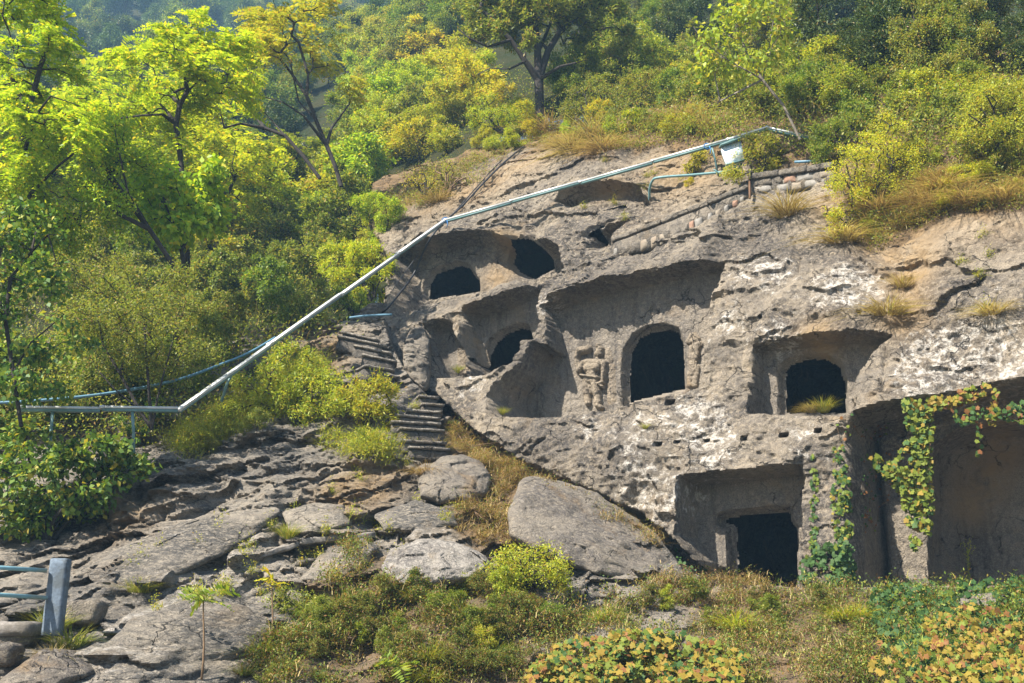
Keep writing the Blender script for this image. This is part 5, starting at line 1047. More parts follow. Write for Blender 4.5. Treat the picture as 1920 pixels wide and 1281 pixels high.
# long dressed kerb stone lying in the seam
def rough_box(c, ax, ay, az, hx, hy, hz, seed, n=(10, 4, 4), amp=0.02, chip=0.03):
    """a stone block with worn edges: c centre, three unit axes, half sizes"""
    V = []; F = []; idx = {}
    def vid(p):
        k = tuple(np.round(p, 5))
        if k not in idx: idx[k] = len(V); V.append(p)
        return idx[k]
    for axis in range(3):
        for s_ in (-1, 1):
            a, b = [k for k in range(3) if k != axis]
            for i in range(n[a]):
                for j in range(n[b]):
                    q = []
                    for (di, dj) in ((0, 0), (1, 0), (1, 1), (0, 1)):
                        p = [0, 0, 0]; p[axis] = s_; p[a] = -1 + 2 * (i + di) / n[a]; p[b] = -1 + 2 * (j + dj) / n[b]; q.append(vid(p))
                    if (s_ > 0) != (axis == 1): q = q
                    else: q = q[::-1]
                    F.append(q)
    V = np.array(V, float); h = np.array([hx, hy, hz]); e = (np.abs(V) > 0.999).sum(1) - 1
    L = V * h; L = L - np.sign(V) * (e[:, None] > 0) * (np.abs(V) > 0.999) * chip * (0.5 + 0.8 * np.abs(fbm(L[:, 0:1] * 9 + seed, L[:, 2:3] * 9 + L[:, 1:2] * 7, 2, seed)))
    L += amp * np.stack([fbm(L[:, 0] * 5 + seed, L[:, 2] * 6 + 3, 3, seed), fbm(L[:, 0] * 5, L[:, 2] * 6 + L[:, 1] * 4, 3, seed + 1), fbm(L[:, 0] * 5, L[:, 1] * 6 + 9, 3, seed + 2)], 1)
    W_ = L[:, 0:1] * np.array(ax) + L[:, 1:2] * np.array(ay) + L[:, 2:3] * np.array(az); return W_ + np.array(c), np.array(F)
def bar_stone(p0, p1, hpx, dep, name, label, seed, mat, cat, parent=None, same=False, top=True, amp=0.012):
    Y0 = groundY(*p0) - 0.08
    if name == 'step': Y0 = min(Y0, groundY((p0[0] + p1[0]) / 2, p0[1] + hpx * 0.5), groundY(p0[0] + 8, p0[1] + hpx)) - 0.22
    A = atY(p0[0], p0[1], Y0)
    if same:
        d = ray(*p1); B = EYE + d * ((A[2] - EYE[2]) / d[2])
        yb = min(groundY(p1[0] - 6, p1[1] + 6), groundY(p1[0] - 14, p1[1] + hpx * 0.6)) - 0.2; B = atY(p1[0], p1[1], float(np.clip(B[1], A[1] - 0.6, max(A[1] - 0.6, min(yb, A[1] + 0.8)))))
    else: B = atY(p1[0], p1[1], groundY(*p1) - 0.08)
    ax = unit((B - A)[None])[0]; L = np.linalg.norm(B - A); h = hpx * Y0 / FPX; az = np.array([0, 0, 1.0]); az = unit((az - ax * ax[2])[None])[0]; ay = np.cross(az, ax)
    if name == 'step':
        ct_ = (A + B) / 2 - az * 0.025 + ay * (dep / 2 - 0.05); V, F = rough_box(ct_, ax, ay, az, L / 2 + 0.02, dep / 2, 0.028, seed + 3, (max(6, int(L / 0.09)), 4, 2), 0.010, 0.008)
        link('lit_nosing', mk('lit_nosing', V - np.array(parent.location), F, mats=[M_sunlit_edge]), parent); A = A - az * 0.05; B = B - az * 0.05  # pale slab added on each step to draw its sunlit edge
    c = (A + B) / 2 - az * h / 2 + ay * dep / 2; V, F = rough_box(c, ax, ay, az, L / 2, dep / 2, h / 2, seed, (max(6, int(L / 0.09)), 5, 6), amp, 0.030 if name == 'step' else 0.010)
    if parent is not None: V = V - np.array(parent.location)
    cen = V.mean(0) if parent is None else np.zeros(3)
    me = mk(name, V - cen, F, smooth=False, mats=[mat]); o = link(name, me, parent, tuple(cen))
    if parent is None: tag(o, label, cat)
    return o
bar_stone((424, 1056), (560, 1014), 11, 0.25, 'kerb_stone', 'long dark stone bar lying in the seam of the rock slope', 61, M_conc, 'stone', amp=0.02)
bar_stone((562, 1010), (705, 996), 12, 0.3, 'kerb_stone', 'shorter stone bar continuing the seam toward the weeds', 63, M_conc, 'stone', amp=0.02)
st = thing('stone_stairs', 'worn stone steps, risers coloured dark as in shade, climbing left beside the cliff', 'stairs', tuple(atY(700, 700, groundY(700, 690))))
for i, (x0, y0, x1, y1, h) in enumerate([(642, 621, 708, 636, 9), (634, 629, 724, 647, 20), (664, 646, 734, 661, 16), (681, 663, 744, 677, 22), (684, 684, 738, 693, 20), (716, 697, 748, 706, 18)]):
    bar_stone((x0, y0), (x1, y1), h + 8, 0.5, 'step', None, 80 + i, M_riser_shade, None, st, True)
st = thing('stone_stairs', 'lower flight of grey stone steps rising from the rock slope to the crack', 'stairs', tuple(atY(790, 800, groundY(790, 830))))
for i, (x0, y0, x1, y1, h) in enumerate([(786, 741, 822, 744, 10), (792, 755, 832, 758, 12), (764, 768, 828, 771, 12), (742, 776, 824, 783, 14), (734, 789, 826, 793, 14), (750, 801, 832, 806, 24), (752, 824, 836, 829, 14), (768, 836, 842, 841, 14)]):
    bar_stone((x0, y0), (x1, y1), h + 8, 0.45, 'step', None, 90 + i, M_riser_shade, None, st, True)
# ------------------------------------------------------------------ mortared rubble walls with coping
def rubble_wall(top, drop, label, seed, nst, rows, fwd=0.14, thick=0.5, cop=0.10, band=0.0):
    top = np.array(top, float); g = np.random.default_rng(seed); n = 24; T = np.linspace(0, 1, n); cum = np.r_[0, np.cumsum(np.hypot(*np.diff(top, axis=0).T))]; cum /= cum[-1]
    tx = np.interp(T, cum, top[:, 0]); ty = np.interp(T, cum, top[:, 1]); dr = np.interp(T, np.linspace(0, 1, len(drop)), drop)
    P, t = hit(tx, ty + dr * 0.5, [T1]); Y = np.polyval(np.polyfit(T, P[:, 1], 2), T) - fwd
    TP = atY(tx, ty, Y); H = dr * Y / FPX; base = TP[0] - np.array([0, 0, H[0]]); r = thing('rubble_wall', label, 'wall', tuple(base))
    nrm = np.cross(np.array([0, 0, 1.0]), TP[-1] - TP[0]); nrm /= np.linalg.norm(nrm); nrm = -nrm if nrm[1] < 0 else nrm      # points into the hill
    V = []; Q = []
    for i in range(n):
        w1 = 0.015 * math.sin(i * 1.7 + seed); top_ = TP[i] - np.array([0, 0, cop * 0.6]); bot = TP[i] - np.array([0, 0, H[i]])
        V += [top_ + nrm * w1, bot + nrm * w1, bot + nrm * thick, top_ + nrm * thick]
    for i in range(n - 1):
        for a in range(4): Q.append((i * 4 + a, i * 4 + (a + 1) % 4, i * 4 + 4 + (a + 1) % 4, i * 4 + 4 + a))
    Q += [(3, 2, 1, 0), (4 * n - 4, 4 * n - 3, 4 * n - 2, 4 * n - 1)]
    link('wall_core', mk('wall_core', np.array(V) - base, Q, mats=[M_coprock]), r)
    ks = [0, 0.36, 0.7, 1.0]
    for a, b in zip(ks[:-1], ks[1:]):
        f = lambda k: np.array([np.interp(k, T, TP[:, j]) for j in range(3)])
        A, B = f(a) , f(b); ax = (B - A) / np.linalg.norm(B - A); A = A + ax * 0.01; az = np.cross(ax, nrm); az = az if az[2] > 0 else -az; c = (A + B) / 2 + nrm * (thick / 2 - 0.05)
        v, q = rough_box(c, ax, nrm, az, np.linalg.norm(B - A) / 2, thick / 2 + 0.015, cop / 2, seed + int(a * 10), (20, 4, 4), 0.02, 0.012); link('coping', mk('coping', v - base, q, mats=[M_coprock]), r)
    for row in range(rows):
        k = 0.01 + g.uniform(0, 0.02)
        while k < 0.97:
            wd = g.uniform(0.6, 1.4) / nst; kc = k + wd / 2; Hh = (np.interp(kc, T, H) - cop * 0.5) * (1 - band); hh = Hh / rows; 
            if kc > 0.985: break
            c = np.array([np.interp(kc, T, TP[:, j]) for j in range(3)]) - np.array([0, 0, cop * 0.5 + Hh * band / max(1e-3, 1 - band) + hh * (row + 0.5)]); Ls = wd * np.linalg.norm(TP[-1] - TP[0])
            ax = unit((TP[-1] - TP[0])[None])[0]; m_ = 12; an = np.linspace(0, 2 * math.pi, m_, endpoint=False) + g.uniform(0, 1)
            ca = np.cos(an); sa = np.sin(an); e = 0.24; x = np.sign(ca) * np.abs(ca) ** e * Ls * 0.49 * g.uniform(0.86, 1.04, m_); z = np.sign(sa) * np.abs(sa) ** e * hh * 0.49 * g.uniform(0.86, 1.04, m_)
            pr = g.uniform(0.0, 0.014); ring0 = c + x[:, None] * ax + z[:, None] * np.array([0, 0, 1.0]) + nrm * 0.04; ring1 = c + x[:, None] * ax * 0.93 + z[:, None] * np.array([0, 0, 0.9]) - nrm * pr; cen = c - nrm * (pr + 0.012)
            v = np.concatenate([ring0, ring1, cen[None]]); i = np.arange(m_); q = np.stack([i, (i + 1) % m_, m_ + (i + 1) % m_, m_ + i], 1); tr = [(m_ + a_, m_ + (a_ + 1) % m_, 2 * m_) for a_ in range(m_)]
            link('stone', mk('stone', v - base, q, tr, mats=[(M_stone + [M_coprock])[g.choice(4, p=[0.3, 0.15, 0.08, 0.47])]]), r); k += wd
    return r
rubble_wall([(1146, 452), (1230, 420), (1320, 384), (1404, 350)], [34, 52, 48, 26], 'sloping rubble wall with a worn coping descending left across the cliff top', 3, 15, 1, fwd=0.26, cop=0.13, band=0.4)
rubble_wall([(1404, 333), (1480, 322), (1562, 311)], [36, 44, 40], 'level rubble wall with flat coping beside the large yellow shrub', 5, 5, 2, fwd=0.2, cop=0.16)
def path3(pts, fields=None, dY=-0.1, Ys=None):
    pts = np.array(pts, float)
    if Ys is None: P, t = hit(pts[:, 0], pts[:, 1], fields); Ys = P[:, 1] + dY
    return atY(pts[:, 0], pts[:, 1], np.array(Ys))
def tube_thing(name, pts, r, mat, label, cat, sides=8, sm=True):
    c = np.array(pts, float)
    if sm and len(c) > 2:       # rounded through the given points
        T = np.linspace(0, len(c) - 1, (len(c) - 1) * 6 + 1); out = []
        for t in T:
            i = min(int(t), len(c) - 2); f = t - i; p0 = c[max(i - 1, 0)]; p1 = c[i]; p2 = c[i + 1]; p3 = c[min(i + 2, len(c) - 1)]
            out.append(0.5 * ((2 * p1) + (-p0 + p2) * f + (2 * p0 - 5 * p1 + 4 * p2 - p3) * f * f + (-p0 + 3 * p1 - 3 * p2 + p3) * f ** 3))
        c = np.array(out)
    o_ = c[0]; V, q, t = polytube(c - o_, r, sides); o = link(name, mk(name, V, q, t, smooth=True, mats=[mat]), loc=tuple(o_)); tag(o, label, cat); return o
# iron stake in the wall joint
tube_thing('iron_stake', path3([(1406, 372), (1405, 324)], [T1], -0.5), 0.03, M_rust, 'short rusty iron stake standing in the joint of the rubble walls', 'stake', 4, False)
# ------------------------------------------------------------------ galvanised channel crossing the whole slope
gy = lambda x, y, d: groundY(x, y) + d
kx = [(1532, 261), (1437, 240), (1366, 262), (835, 412), (335, 766), (38, 762)]
kY = [gy(1437, 262, -0.9), gy(1437, 262, -1.1), gy(1366, 290, -0.7), gy(835, 425, -0.45), min(19.2, gy(335, 790, -0.25)), min(18.3, gy(38, 800, -0.4))]
KP = [atY(x, y, Y) for (x, y), Y in zip(kx, kY)]
tray = thing('cable_channel', 'galvanised metal cable channel running down the whole cliff to the left thicket', 'cable channel', tuple(KP[3]))
b0 = KP[3]; nsec = 0
for A, B, ns in zip(KP[:-1], KP[1:], (1, 1, 4, 4, 2)):
    for i in range(ns):
        a = A + (B - A) * (i / ns); b = A + (B - A) * ((i + 1) / ns); d = (b - a) / np.linalg.norm(b - a); a = a + d * 0.012; b = b - d * 0.012
        sag = np.array([0, 0, -0.02 * (i % 2)])
        V, q, t = box_between(a - b0 + sag, b - b0 + sag, 0.11, 0.042); s_ = link('section', mk('section', V, q, t, mats=[M_tray]), tray)
        V, q, t = box_between(a - b0 + sag - np.array([0, 0, 0.046]), b - b0 + sag - np.array([0, 0, 0.046]), 0.085, 0.048); link('underside', mk('underside', V, q, t, mats=[M_trayd]), s_)
        m_ = b - b0 + sag; V, q, t = box_between(m_ - d * 0.03, m_ + d * 0.05, 0.125, 0.058); link('joint_sleeve', mk('joint_sleeve', V, q, t, mats=[M_tray]), tray)
for k, (x, y, x2, y2, i0, f) in enumerate([(405, 716, 416, 744, 3, 0.86), (250, 765, 252, 850, 4, 0.3), (90, 765, 92, 860, 4, 0.8), (1337, 270, 1346, 322, 2, 0.055)]):
    A = KP[i0] + (KP[i0 + 1] - KP[i0]) * f; Bp = atY(x2, y2, A[1] + 0.1); V, q, t = polytube([A - b0 - np.array([0, 0, 0.07]), (A + Bp) / 2 - b0, Bp - b0 - np.array([0, 0, 0.1])], 0.028, 6); link('support', mk('support', V, q, t, mats=[M_trayd]), tray)
for (P_, lb) in ((KP[3], 'blue twine tied round the channel at its bend'), (KP[2] + (KP[3] - KP[2]) * 0.07, 'blue strap hanging from the channel left of the white panel')):
    parts = [polytube([P_ * 0 + np.array([math.cos(a) * 0.085, 0.0 + (i * 0.02 - 0.03), math.sin(a) * 0.075 - 0.02]) for a in np.linspace(0, 6.28, 13)], 0.012, 5) for i in range(4)]
    parts.append(polytube([np.array([0.05, -0.07, -0.05]), np.array([0.07, -0.09, -0.16]), np.array([0.05, -0.1, -0.28])], 0.012, 5))
    V, Q, T_ = join(parts); o = link('blue_tie', mk('blue_tie', V, Q, T_, mats=[M_bluerope]), loc=tuple(P_)); tag(o, lb, 'tie')
# pipes and cables
tube_thing('conduit_pipe', path3([(1218, 376), (1218, 356), (1223, 340), (1236, 333), (1300, 328), (1360, 322), (1376, 316), (1384, 306)], [T1], -0.25, Ys=np.linspace(gy(1218, 378, -0.1), gy(1384, 345, -0.5), 8)), 0.033, M_pipe, 'bent teal pipe rising from the rock under the white panel', 'pipe')
tube_thing('conduit_pipe', path3([(1338, 318), (1352, 326), (1372, 326), (1384, 318), (1390, 304)], Ys=[gy(1360, 345, -0.6)] * 5), 0.02, M_pipe, 'thin looped teal conduit under the white panel', 'pipe')
tube_thing('conduit_pipe', path3([(516, 633), (470, 660), (420, 681), (330, 713), (200, 738), (60, 752), (-60, 757)], Ys=[KP[3][1] + (KP[4][1] - KP[3][1]) * 0.63, 21.9, 21.5, 20.9, 20.4, 20.0, 19.8]), 0.028, M_bluepipe, 'thin blue pipe splitting from the metal channel to the left', 'pipe')
tube_thing('conduit_pipe', path3([(655, 596), (690, 592), (735, 590)], Ys=[gy(720, 605, -0.3)] * 3), 0.03, M_bluepipe, 'short blue pipe above the top stone step', 'pipe')
tube_thing('conduit_pipe', path3([(1490, 304), (1570, 301)], Ys=[gy(1480, 340, 0.1)] * 2), 0.035, M_bluepipe, 'short blue pipe lying behind the level rubble wall', 'pipe', sm=False)
tube_thing('black_cable', path3([(982, 275), (945, 305), (905, 345), (868, 385), (836, 414), (812, 440), (795, 470), (775, 515), (748, 552), (722, 582), (700, 592)], dY=-0.25), 0.028, M_hose, 'thick black cable hanging down past the upper left cave', 'cable')
tube_thing('black_cable', path3([(975, 272), (935, 306), (893, 352), (855, 395), (838, 412)], dY=-0.15), 0.016, M_hose, 'thin black cable laid beside the thick one on the rock', 'cable')
tube_thing('black_cable', path3([(782, 480), (760, 510), (735, 545)], dY=-0.35), 0.012, M_hose, 'thin black wire crossing behind the thick hanging cable', 'cable')
tube_thing('brown_cable', path3([(990, 285), (945, 322), (905, 362), (880, 380), (840, 418)], dY=-0.15), 0.012, M_twig, 'thin brown cable on the rock right of the black ones', 'cable')
# white panel with a dark hood
Yp = gy(1372, 330, -0.9); c = [atY(x, y, Yp + dd) for x, y, dd in ((1352, 277, 0), (1389, 264, .04), (1396, 300, -.1), (1361, 309, -.14))]
pn = thing('panel_box', 'white glossy box panel with a dark hood hanging under the channel peak', 'panel box', tuple(c[3]))
nrm_ = np.cross(c[1] - c[0], c[3] - c[0]); nrm_ = nrm_ / np.linalg.norm(nrm_); nrm_ = nrm_ if nrm_[1] > 0 else -nrm_
fr = np.array([p for p in c] + [p + nrm_ * 0.09 for p in c]) - c[3]; link('face', mk('face', fr, [(3, 2, 1, 0), (4, 5, 6, 7), (0, 1, 5, 4), (1, 2, 6, 5), (2, 3, 7, 6), (3, 0, 4, 7)], mats=[M_panel]), pn)
u_ = unit((c[0] - c[3])[None])[0]
V, q, t = box_between(c[0] - c[3] + u_ * 0.03 - (c[1] - c[0]) * 0.06 - nrm_ * 0.03, c[1] - c[3] + u_ * 0.03 + (c[1] - c[0]) * 0.04 - nrm_ * 0.03, 0.20, 0.035); link('hood', mk('hood', V, q, t, mats=[M_trayd]), pn)
V, q, t = box_between(c[3] - c[3] - u_ * 0.012, c[2] - c[3] - u_ * 0.012, 0.1, 0.02); link('bottom_rim', mk('bottom_rim', V, q, t, mats=[M_trayd]), pn)
# ------------------------------------------------------------------ painted post with two rails at the lower left
Yf = min(groundY(92, 1190), groundY(60, 1180), groundY(120, 1190)) - 0.25; pb = atY(92, 1192, Yf); ptop = atY(107, 1046, Yf); hp = ptop[2] - pb[2]
fp = thing('post_and_rail', 'blue-grey concrete end post with two turquoise rails in the lower left corner', 'railing', tuple(pb))
V, q = rough_box(np.array([0, 0.09, hp / 2]), (1, 0, 0), (0, 1, 0), (0, 0, 1), 0.108, 0.08, hp / 2, 5, (5, 4, 12), 0.0, 0.007); link('post', mk('post', V, q, mats=[M_post]), fp)
V, q, t = box_between(np.array([-0.148, 0.05, -0.02]), np.array([-0.148, 0.05, hp - 0.01]), 0.055, 0.07); link('upright', mk('upright', V, q, t, mats=[M_rail]), fp)
for y0, y1 in ((1070, 1060), (1121, 1111)):
    A = atY(84, y0, Yf - 0.02); d = ray(-90, y1 - 1); B = EYE + d * ((A[2] - EYE[2]) / d[2]) if abs(d[2]) > 1e-4 else atY(-90, y1, Yf - 1)
    if not (Yf - 3 < B[1] < Yf + 1): B = atY(-90, y1 - 1, Yf - 0.9)
    V, q, t = polytube([A + np.array([0.02, 0, 0]) - pb, B - pb], 0.026, 10); link('rail', mk('rail', V, q, t, smooth=True, mats=[M_rail]), fp)
cb = atY(30, 1180, Yf + 0.2); V, q = rough_box(np.array([0, 0, 0]), (1, 0, 0), (0, 1, 0), (0, 0, 1), 0.62, 0.22, 0.09, 8, (12, 4, 3), 0.015, 0.02); o = link('base_slab', mk('base_slab', V, q, mats=[M_conc]), loc=tuple(cb + np.array([-0.35, 0, 0]))); tag(o, 'grey base slab under the blue post and rails', 'stone slab')
for (x, y, hw, hh, lb) in ((28, 1201, 0.24, 0.10, 'upper loose grey stone below the base slab'), (4, 1232, 0.17, 0.14, 'lower grey stone at the left border below the base slab'), (160, 1150, 0.22, 0.16, 'dark grey block right of the blue post')):
    p = atY(x, y, gy(max(x, 1), y, -0.12)); V, q = rough_box(np.zeros(3), unit(np.array([[1, 0.2, 0.1]]))[0], (0, 1, 0), (0, 0, 1), hw, 0.2, hh, int(x) + 9, (6, 4, 4), 0.03, 0.03); o = link('stone_block', mk('stone_block', V, q, mats=[M_boulder]), loc=tuple(p)); tag(o, lb, 'stone')
# ------------------------------------------------------------------ figures carved in relief on the niche walls
def relief(caps, label, seed, depth=1.0, dents=(), step=0.012, name='relief_figure', mat=None):
    """capsules (x0,y0,r0,x1,y1,r1,height) in the picture, laid on the carved wall, become one continuous body"""
    pts = np.array([[c_[0], c_[1]] for c_ in caps] + [[c_[3], c_[4]] for c_ in caps], float); P, t = T1.hit(pts[:, 0], pts[:, 1]); u, z, w_ = T1.local(P); k = float(np.median(P[:, 1])) / FPX
    m = 25 * k; A, B = np.meshgrid(np.arange(u.min() - m, u.max() + m, step), np.arange(z.min() - m, z.max() + m, step)); H = np.full(A.shape, -0.03); n = len(caps); sh = 0.0
    A2 = A + 0.006 * fbm(A * 12, B * 12, 2, seed); B2 = B + 0.006 * fbm(A * 12 + 5, B * 12, 2, seed + 1)
    kk = 0.022
    for i, c_ in enumerate(caps):
        x0, z0, x1, z1 = u[i], z[i], u[n + i], z[n + i]; ex, ez = x1 - x0, z1 - z0; L = ex * ex + ez * ez + 1e-9; tt = np.clip(((A2 - x0) * ex + (B2 - z0) * ez) / L, 0, 1)
        d = np.hypot(A2 - x0 - tt * ex, B2 - z0 - tt * ez); r = (c_[2] + (c_[5] - c_[2]) * tt) * k * 1.12; h = np.where(d < r, np.sqrt(np.clip(1 - (d / r) ** 2, 0, 1)), -(d / r - 1) * 2) * c_[6] * depth
        hh = np.clip(0.5 + 0.5 * (h - H) / kk, 0, 1); H = H * (1 - hh) + h * hh + kk * hh * (1 - hh) * 0.6
    for (x, y, r, dp) in dents:
        p, _ = T1.hit([x], [y]); a, b, _w = T1.local(p[0]); H = H - dp * np.exp(-(((A - a) / (r * k)) ** 2 + ((B - b) / (r * k)) ** 2))
    H = H + 0.008 * fbm(A / 0.06, B / 0.06, 3, seed) * (H > 0.02); base, _ = T1.sample(A, B)
    bs = np.median(base) ; base = bs + np.clip(base - bs, -0.15, 0.15); W_ = base - np.clip(H, -0.03, 9); V = T1.world(A, B, W_).reshape(-1, 3); nb, na = A.shape; i = np.arange(nb * na).reshape(nb, na)
    keep = (H[:-1, :-1] > -0.02) | (H[1:, 1:] > -0.02); q = np.stack([i[:-1, :-1], i[:-1, 1:], i[1:, 1:], i[1:, :-1]], -1)[keep]
    used = np.unique(q); rem = -np.ones(nb * na, int); rem[used] = np.arange(len(used)); V = V[used]; q = rem[q]; cen = V.mean(0)
    o = link(name, mk(name, V - cen, q, smooth=True, mats=[mat or M_relief]), loc=tuple(cen)); tag(o, label, 'relief figure'); return o
relief([(1125, 664, 8.5, 1127, 657, 8, .15), (1125, 652, 5, 1125, 650, 5, .16), (1122, 674, 5, 1120, 678, 6, .10), (1103, 682, 8, 1130, 682, 8, .15), (1107, 690, 12, 1121, 690, 11, .17), (1111, 697, 11, 1112, 706, 11, .15), (1104, 713, 10, 1117, 714, 10, .16),
    (1096, 682, 6, 1087, 696, 6, .13), (1087, 696, 6, 1084, 676, 5, .12), (1084, 672, 5, 1086, 662, 5, .14), (1090, 659, 8, 1104, 656, 8, .15), (1135, 683, 6.5, 1135, 699, 5.5, .15), (1135, 699, 5.5, 1133, 717, 4.5, .14), (1133, 719, 5, 1126, 722, 4.5, .16), (1129, 724, 3.5, 1134, 727, 3, .15),
    (1101, 718, 8, 1102, 738, 7, .14), (1102, 738, 7, 1104, 756, 6.5, .11), (1118, 718, 8.5, 1121, 738, 8, .17), (1121, 738, 7.5, 1124, 762, 6.5, .15), (1106, 722, 9, 1112, 733, 8, .11), (1124, 762, 6, 1129, 766, 5, .16), (1095, 707, 3.5, 1124, 711, 3.5, .20), (1145, 690, 9, 1147, 750, 8, .02), (1138, 660, 8, 1142, 676, 8, .03)],
    'carved guardian figure in relief raising one hand, left of the largest cave', 3, 1.25, dents=[(1121, 659, 1.8, .02), (1128, 659, 1.8, .02), (1124, 668, 2.2, .015), (1112, 700, 2, .012), (1112, 685, 2.5, .015), (1104, 692, 3, .01), (1092, 664, 3, .03), (1101, 662, 3, .02)])
relief([(884, 634, 4.5, 885, 638, 4.5, .12), (881, 646, 6, 889, 646, 6, .12), (884, 652, 8, 885, 668, 8, .11), (890, 650, 4, 891, 672, 3.5, .14), (884, 672, 8, 882, 694, 9, .10), (874, 684, 4, 873, 700, 4, .10), (883, 684, 4, 883, 701, 4, .11), (866, 655, 9, 866, 695, 9, .04)],
    'small worn robed figure in relief at the left of the middle cave', 5, 1.1, dents=[(884, 637, 2, .02)])
relief([(1300, 632, 9, 1306, 638, 8, .13), (1293, 640, 7, 1312, 646, 7, .10), (1302, 652, 10, 1300, 672, 10, .13), (1308, 648, 6, 1308, 672, 5, .16), (1300, 676, 9, 1299, 700, 8, .12), (1294, 700, 6, 1294, 722, 6, .10), (1306, 690, 7, 1303, 722, 6, .10)],
    'badly eroded figure in relief at the right edge of the largest cave', 7, 0.8, dents=[(1297, 646, 3, .05), (1300, 662, 4, .04)])
# ------------------------------------------------------------------ ivy and creepers, leaf by leaf
def leaf_shape(lob=0.45, cup=0.12):
    pts = []
    for a, r in ((-90, .30), (-120, .52), (-160, .66), (-192, .55), (-222, .82), (-245, .66), (-270, 1.02)):
        pts.append((math.radians(a), r * (1 if r > .55 else 1 - lob * 0.3)))
    out = [(math.cos(a) * r, -math.sin(a) * r * -1) for a, r in pts]; L = [(-abs(x), y) for x, y in out]; Rr = [(abs(x), y) for x, y in out[1:-1]][::-1]
    ring = L + Rr; V = [(0, -0.02, 0)] + [(x, -y, -cup * (x * x * 1.6) - 0.10 * max(0, y) ** 2) for x, y in ring]; n = len(ring)
    return np.array(V) * 0.85, [(0, 1 + (i + 1) % n, 1 + i) for i in range(n)]
LV, LT = leaf_shape()
LEAFME = {}
def leaf_me(mat):
    if mat.name not in LEAFME: LEAFME[mat.name] = mk('leaf', LV, None, LT, smooth=False, mats=[mat])
    return LEAFME[mat.name]
from mathutils import Matrix
def ivy(name, label, regions, mats, probs, sz, seed, out=(0.03, 0.12), fields=None, face=(0, -0.8, 0.6), jit=0.5, stems=10, minr=0.0, anchor=None, fixY=None):
    g = np.random.default_rng(seed); pts = []
    for poly, n in regions: pts += inpoly(poly, n, g, minr)
    pts = np.array(pts); nz_ = fbm(pts[:, 0] / 38, pts[:, 1] / 26, 3, seed); pts = pts[nz_ > -0.28]
    if fixY is None: P, t = hit(pts[:, 0], pts[:, 1], fields or [T1, T2])
    else: P = atY(pts[:, 0], pts[:, 1], np.interp(pts[:, 1], fixY[0], fixY[1])); t = np.ones(len(P))
    ok = np.isfinite(t); P = P[ok]; n = len(P); P = P + unit(np.tile(np.array(face, float), (n, 1)) * np.array([1, 1, 0.4])) * g.uniform(out[0], out[1], (n, 1))
    order = g.permutation(n); b = P.mean(0); r = thing(name, label, 'ivy', tuple(b)); rest = []
    for j, i in enumerate(order):
        nz = np.array(face, float) + g.normal(size=3) * jit * 0.95; nz = nz / np.linalg.norm(nz); tip = np.array([0, 0, -1.0]) + g.normal(size=3) * 0.33; y_ = tip - nz * np.dot(tip, nz); y_ /= np.linalg.norm(y_); x_ = np.cross(y_, nz); s = sz * g.uniform(0.6, 1.25)
        m = mats[g.choice(len(mats), p=probs)]
        if j < 295:
            o = bpy.data.objects.new('leaf', leaf_me(m)); COL.objects.link(o); o.parent = r
            M = Matrix(((x_[0] * s, y_[0] * s, nz[0] * s, P[i, 0] - b[0]), (x_[1] * s, y_[1] * s, nz[1] * s, P[i, 1] - b[1]), (x_[2] * s, y_[2] * s, nz[2] * s, P[i, 2] - b[2]), (0, 0, 0, 1))); o.matrix_local = M
        else: rest.append((LV * s @ np.array([x_, y_, nz]) + P[i] - b, m))
    if rest:
        V = np.concatenate([a for a, _ in rest]); k = len(LV); T_ = np.concatenate([np.array(LT) + q * k for q in range(len(rest))]); mm = list(dict.fromkeys(m for _, m in rest)); mi = np.repeat([mm.index(m) for _, m in rest], len(LT))
        o = link('small_leaves', mk('small_leaves', V, None, T_, mats=mm, mi=mi), r); o['kind'] = 'stuff'
    # woody stems wandering from leaf to leaf
    segs = []
    for k in range(stems):
        i = g.integers(n); cur = P[i]; used = {i}; line = [cur]
        for _ in range(14):
            d = np.linalg.norm(P - cur, axis=1); d[list(used)] = 9; j = int(np.argmin(d + (P[:, 2] > cur[2]) * 0.15))
            if d[j] > 0.5: break
            used.add(j); cur = P[j]; line.append(cur)
        if len(line) > 2: line = np.array(line) + np.array([0, 0.03, 0]); segs.append(polytube(line - b, 0.006, 4, False))
    if segs: V, Q, _ = join([(a[0], a[1]) for a in segs]); link('stem', mk('stem', V, Q, mats=[M_twig]), r)
    return r
YL = float(T1.hit([1700], [742])[0][0, 1])
ivy('ivy', 'golden yellow ivy mound at the bottom centre edge', [([(985, 1285), (1010, 1245), (1080, 1215), (1180, 1200), (1290, 1205), (1340, 1222), (1395, 1250), (1385, 1300), (990, 1300)], 3000)], [I_yellow, I_lime, I_red, I_green], [.45, .30, .07, .18], 0.080, 1, (0.10, 0.42), [T2], (0, -0.75, 0.7), 0.45)
ivy('ivy', 'dark green ivy carpet below the great recess at the right', [([(1610, 1110), (1960, 1085), (1960, 1300), (1720, 1300), (1640, 1200)], 3200)], [I_green, I_blue, I_lime], [.62, .23, .15], 0.09, 2, (0.05, 0.32), [T2], (0, -0.8, 0.6), 0.55)
ivy('ivy', 'yellow and orange ivy patches in the bottom right corner', [([(1720, 1180), (1790, 1150), (1960, 1190), (1960, 1300), (1700, 1300)], 1500), ([(1610, 1215), (1700, 1240), (1690, 1300), (1620, 1300)], 60)], [I_yellow, I_lime, I_red], [.58, .24, .18], 0.080, 3, (0.20, 0.46), [T2], (0, -0.8, 0.6), 0.5)
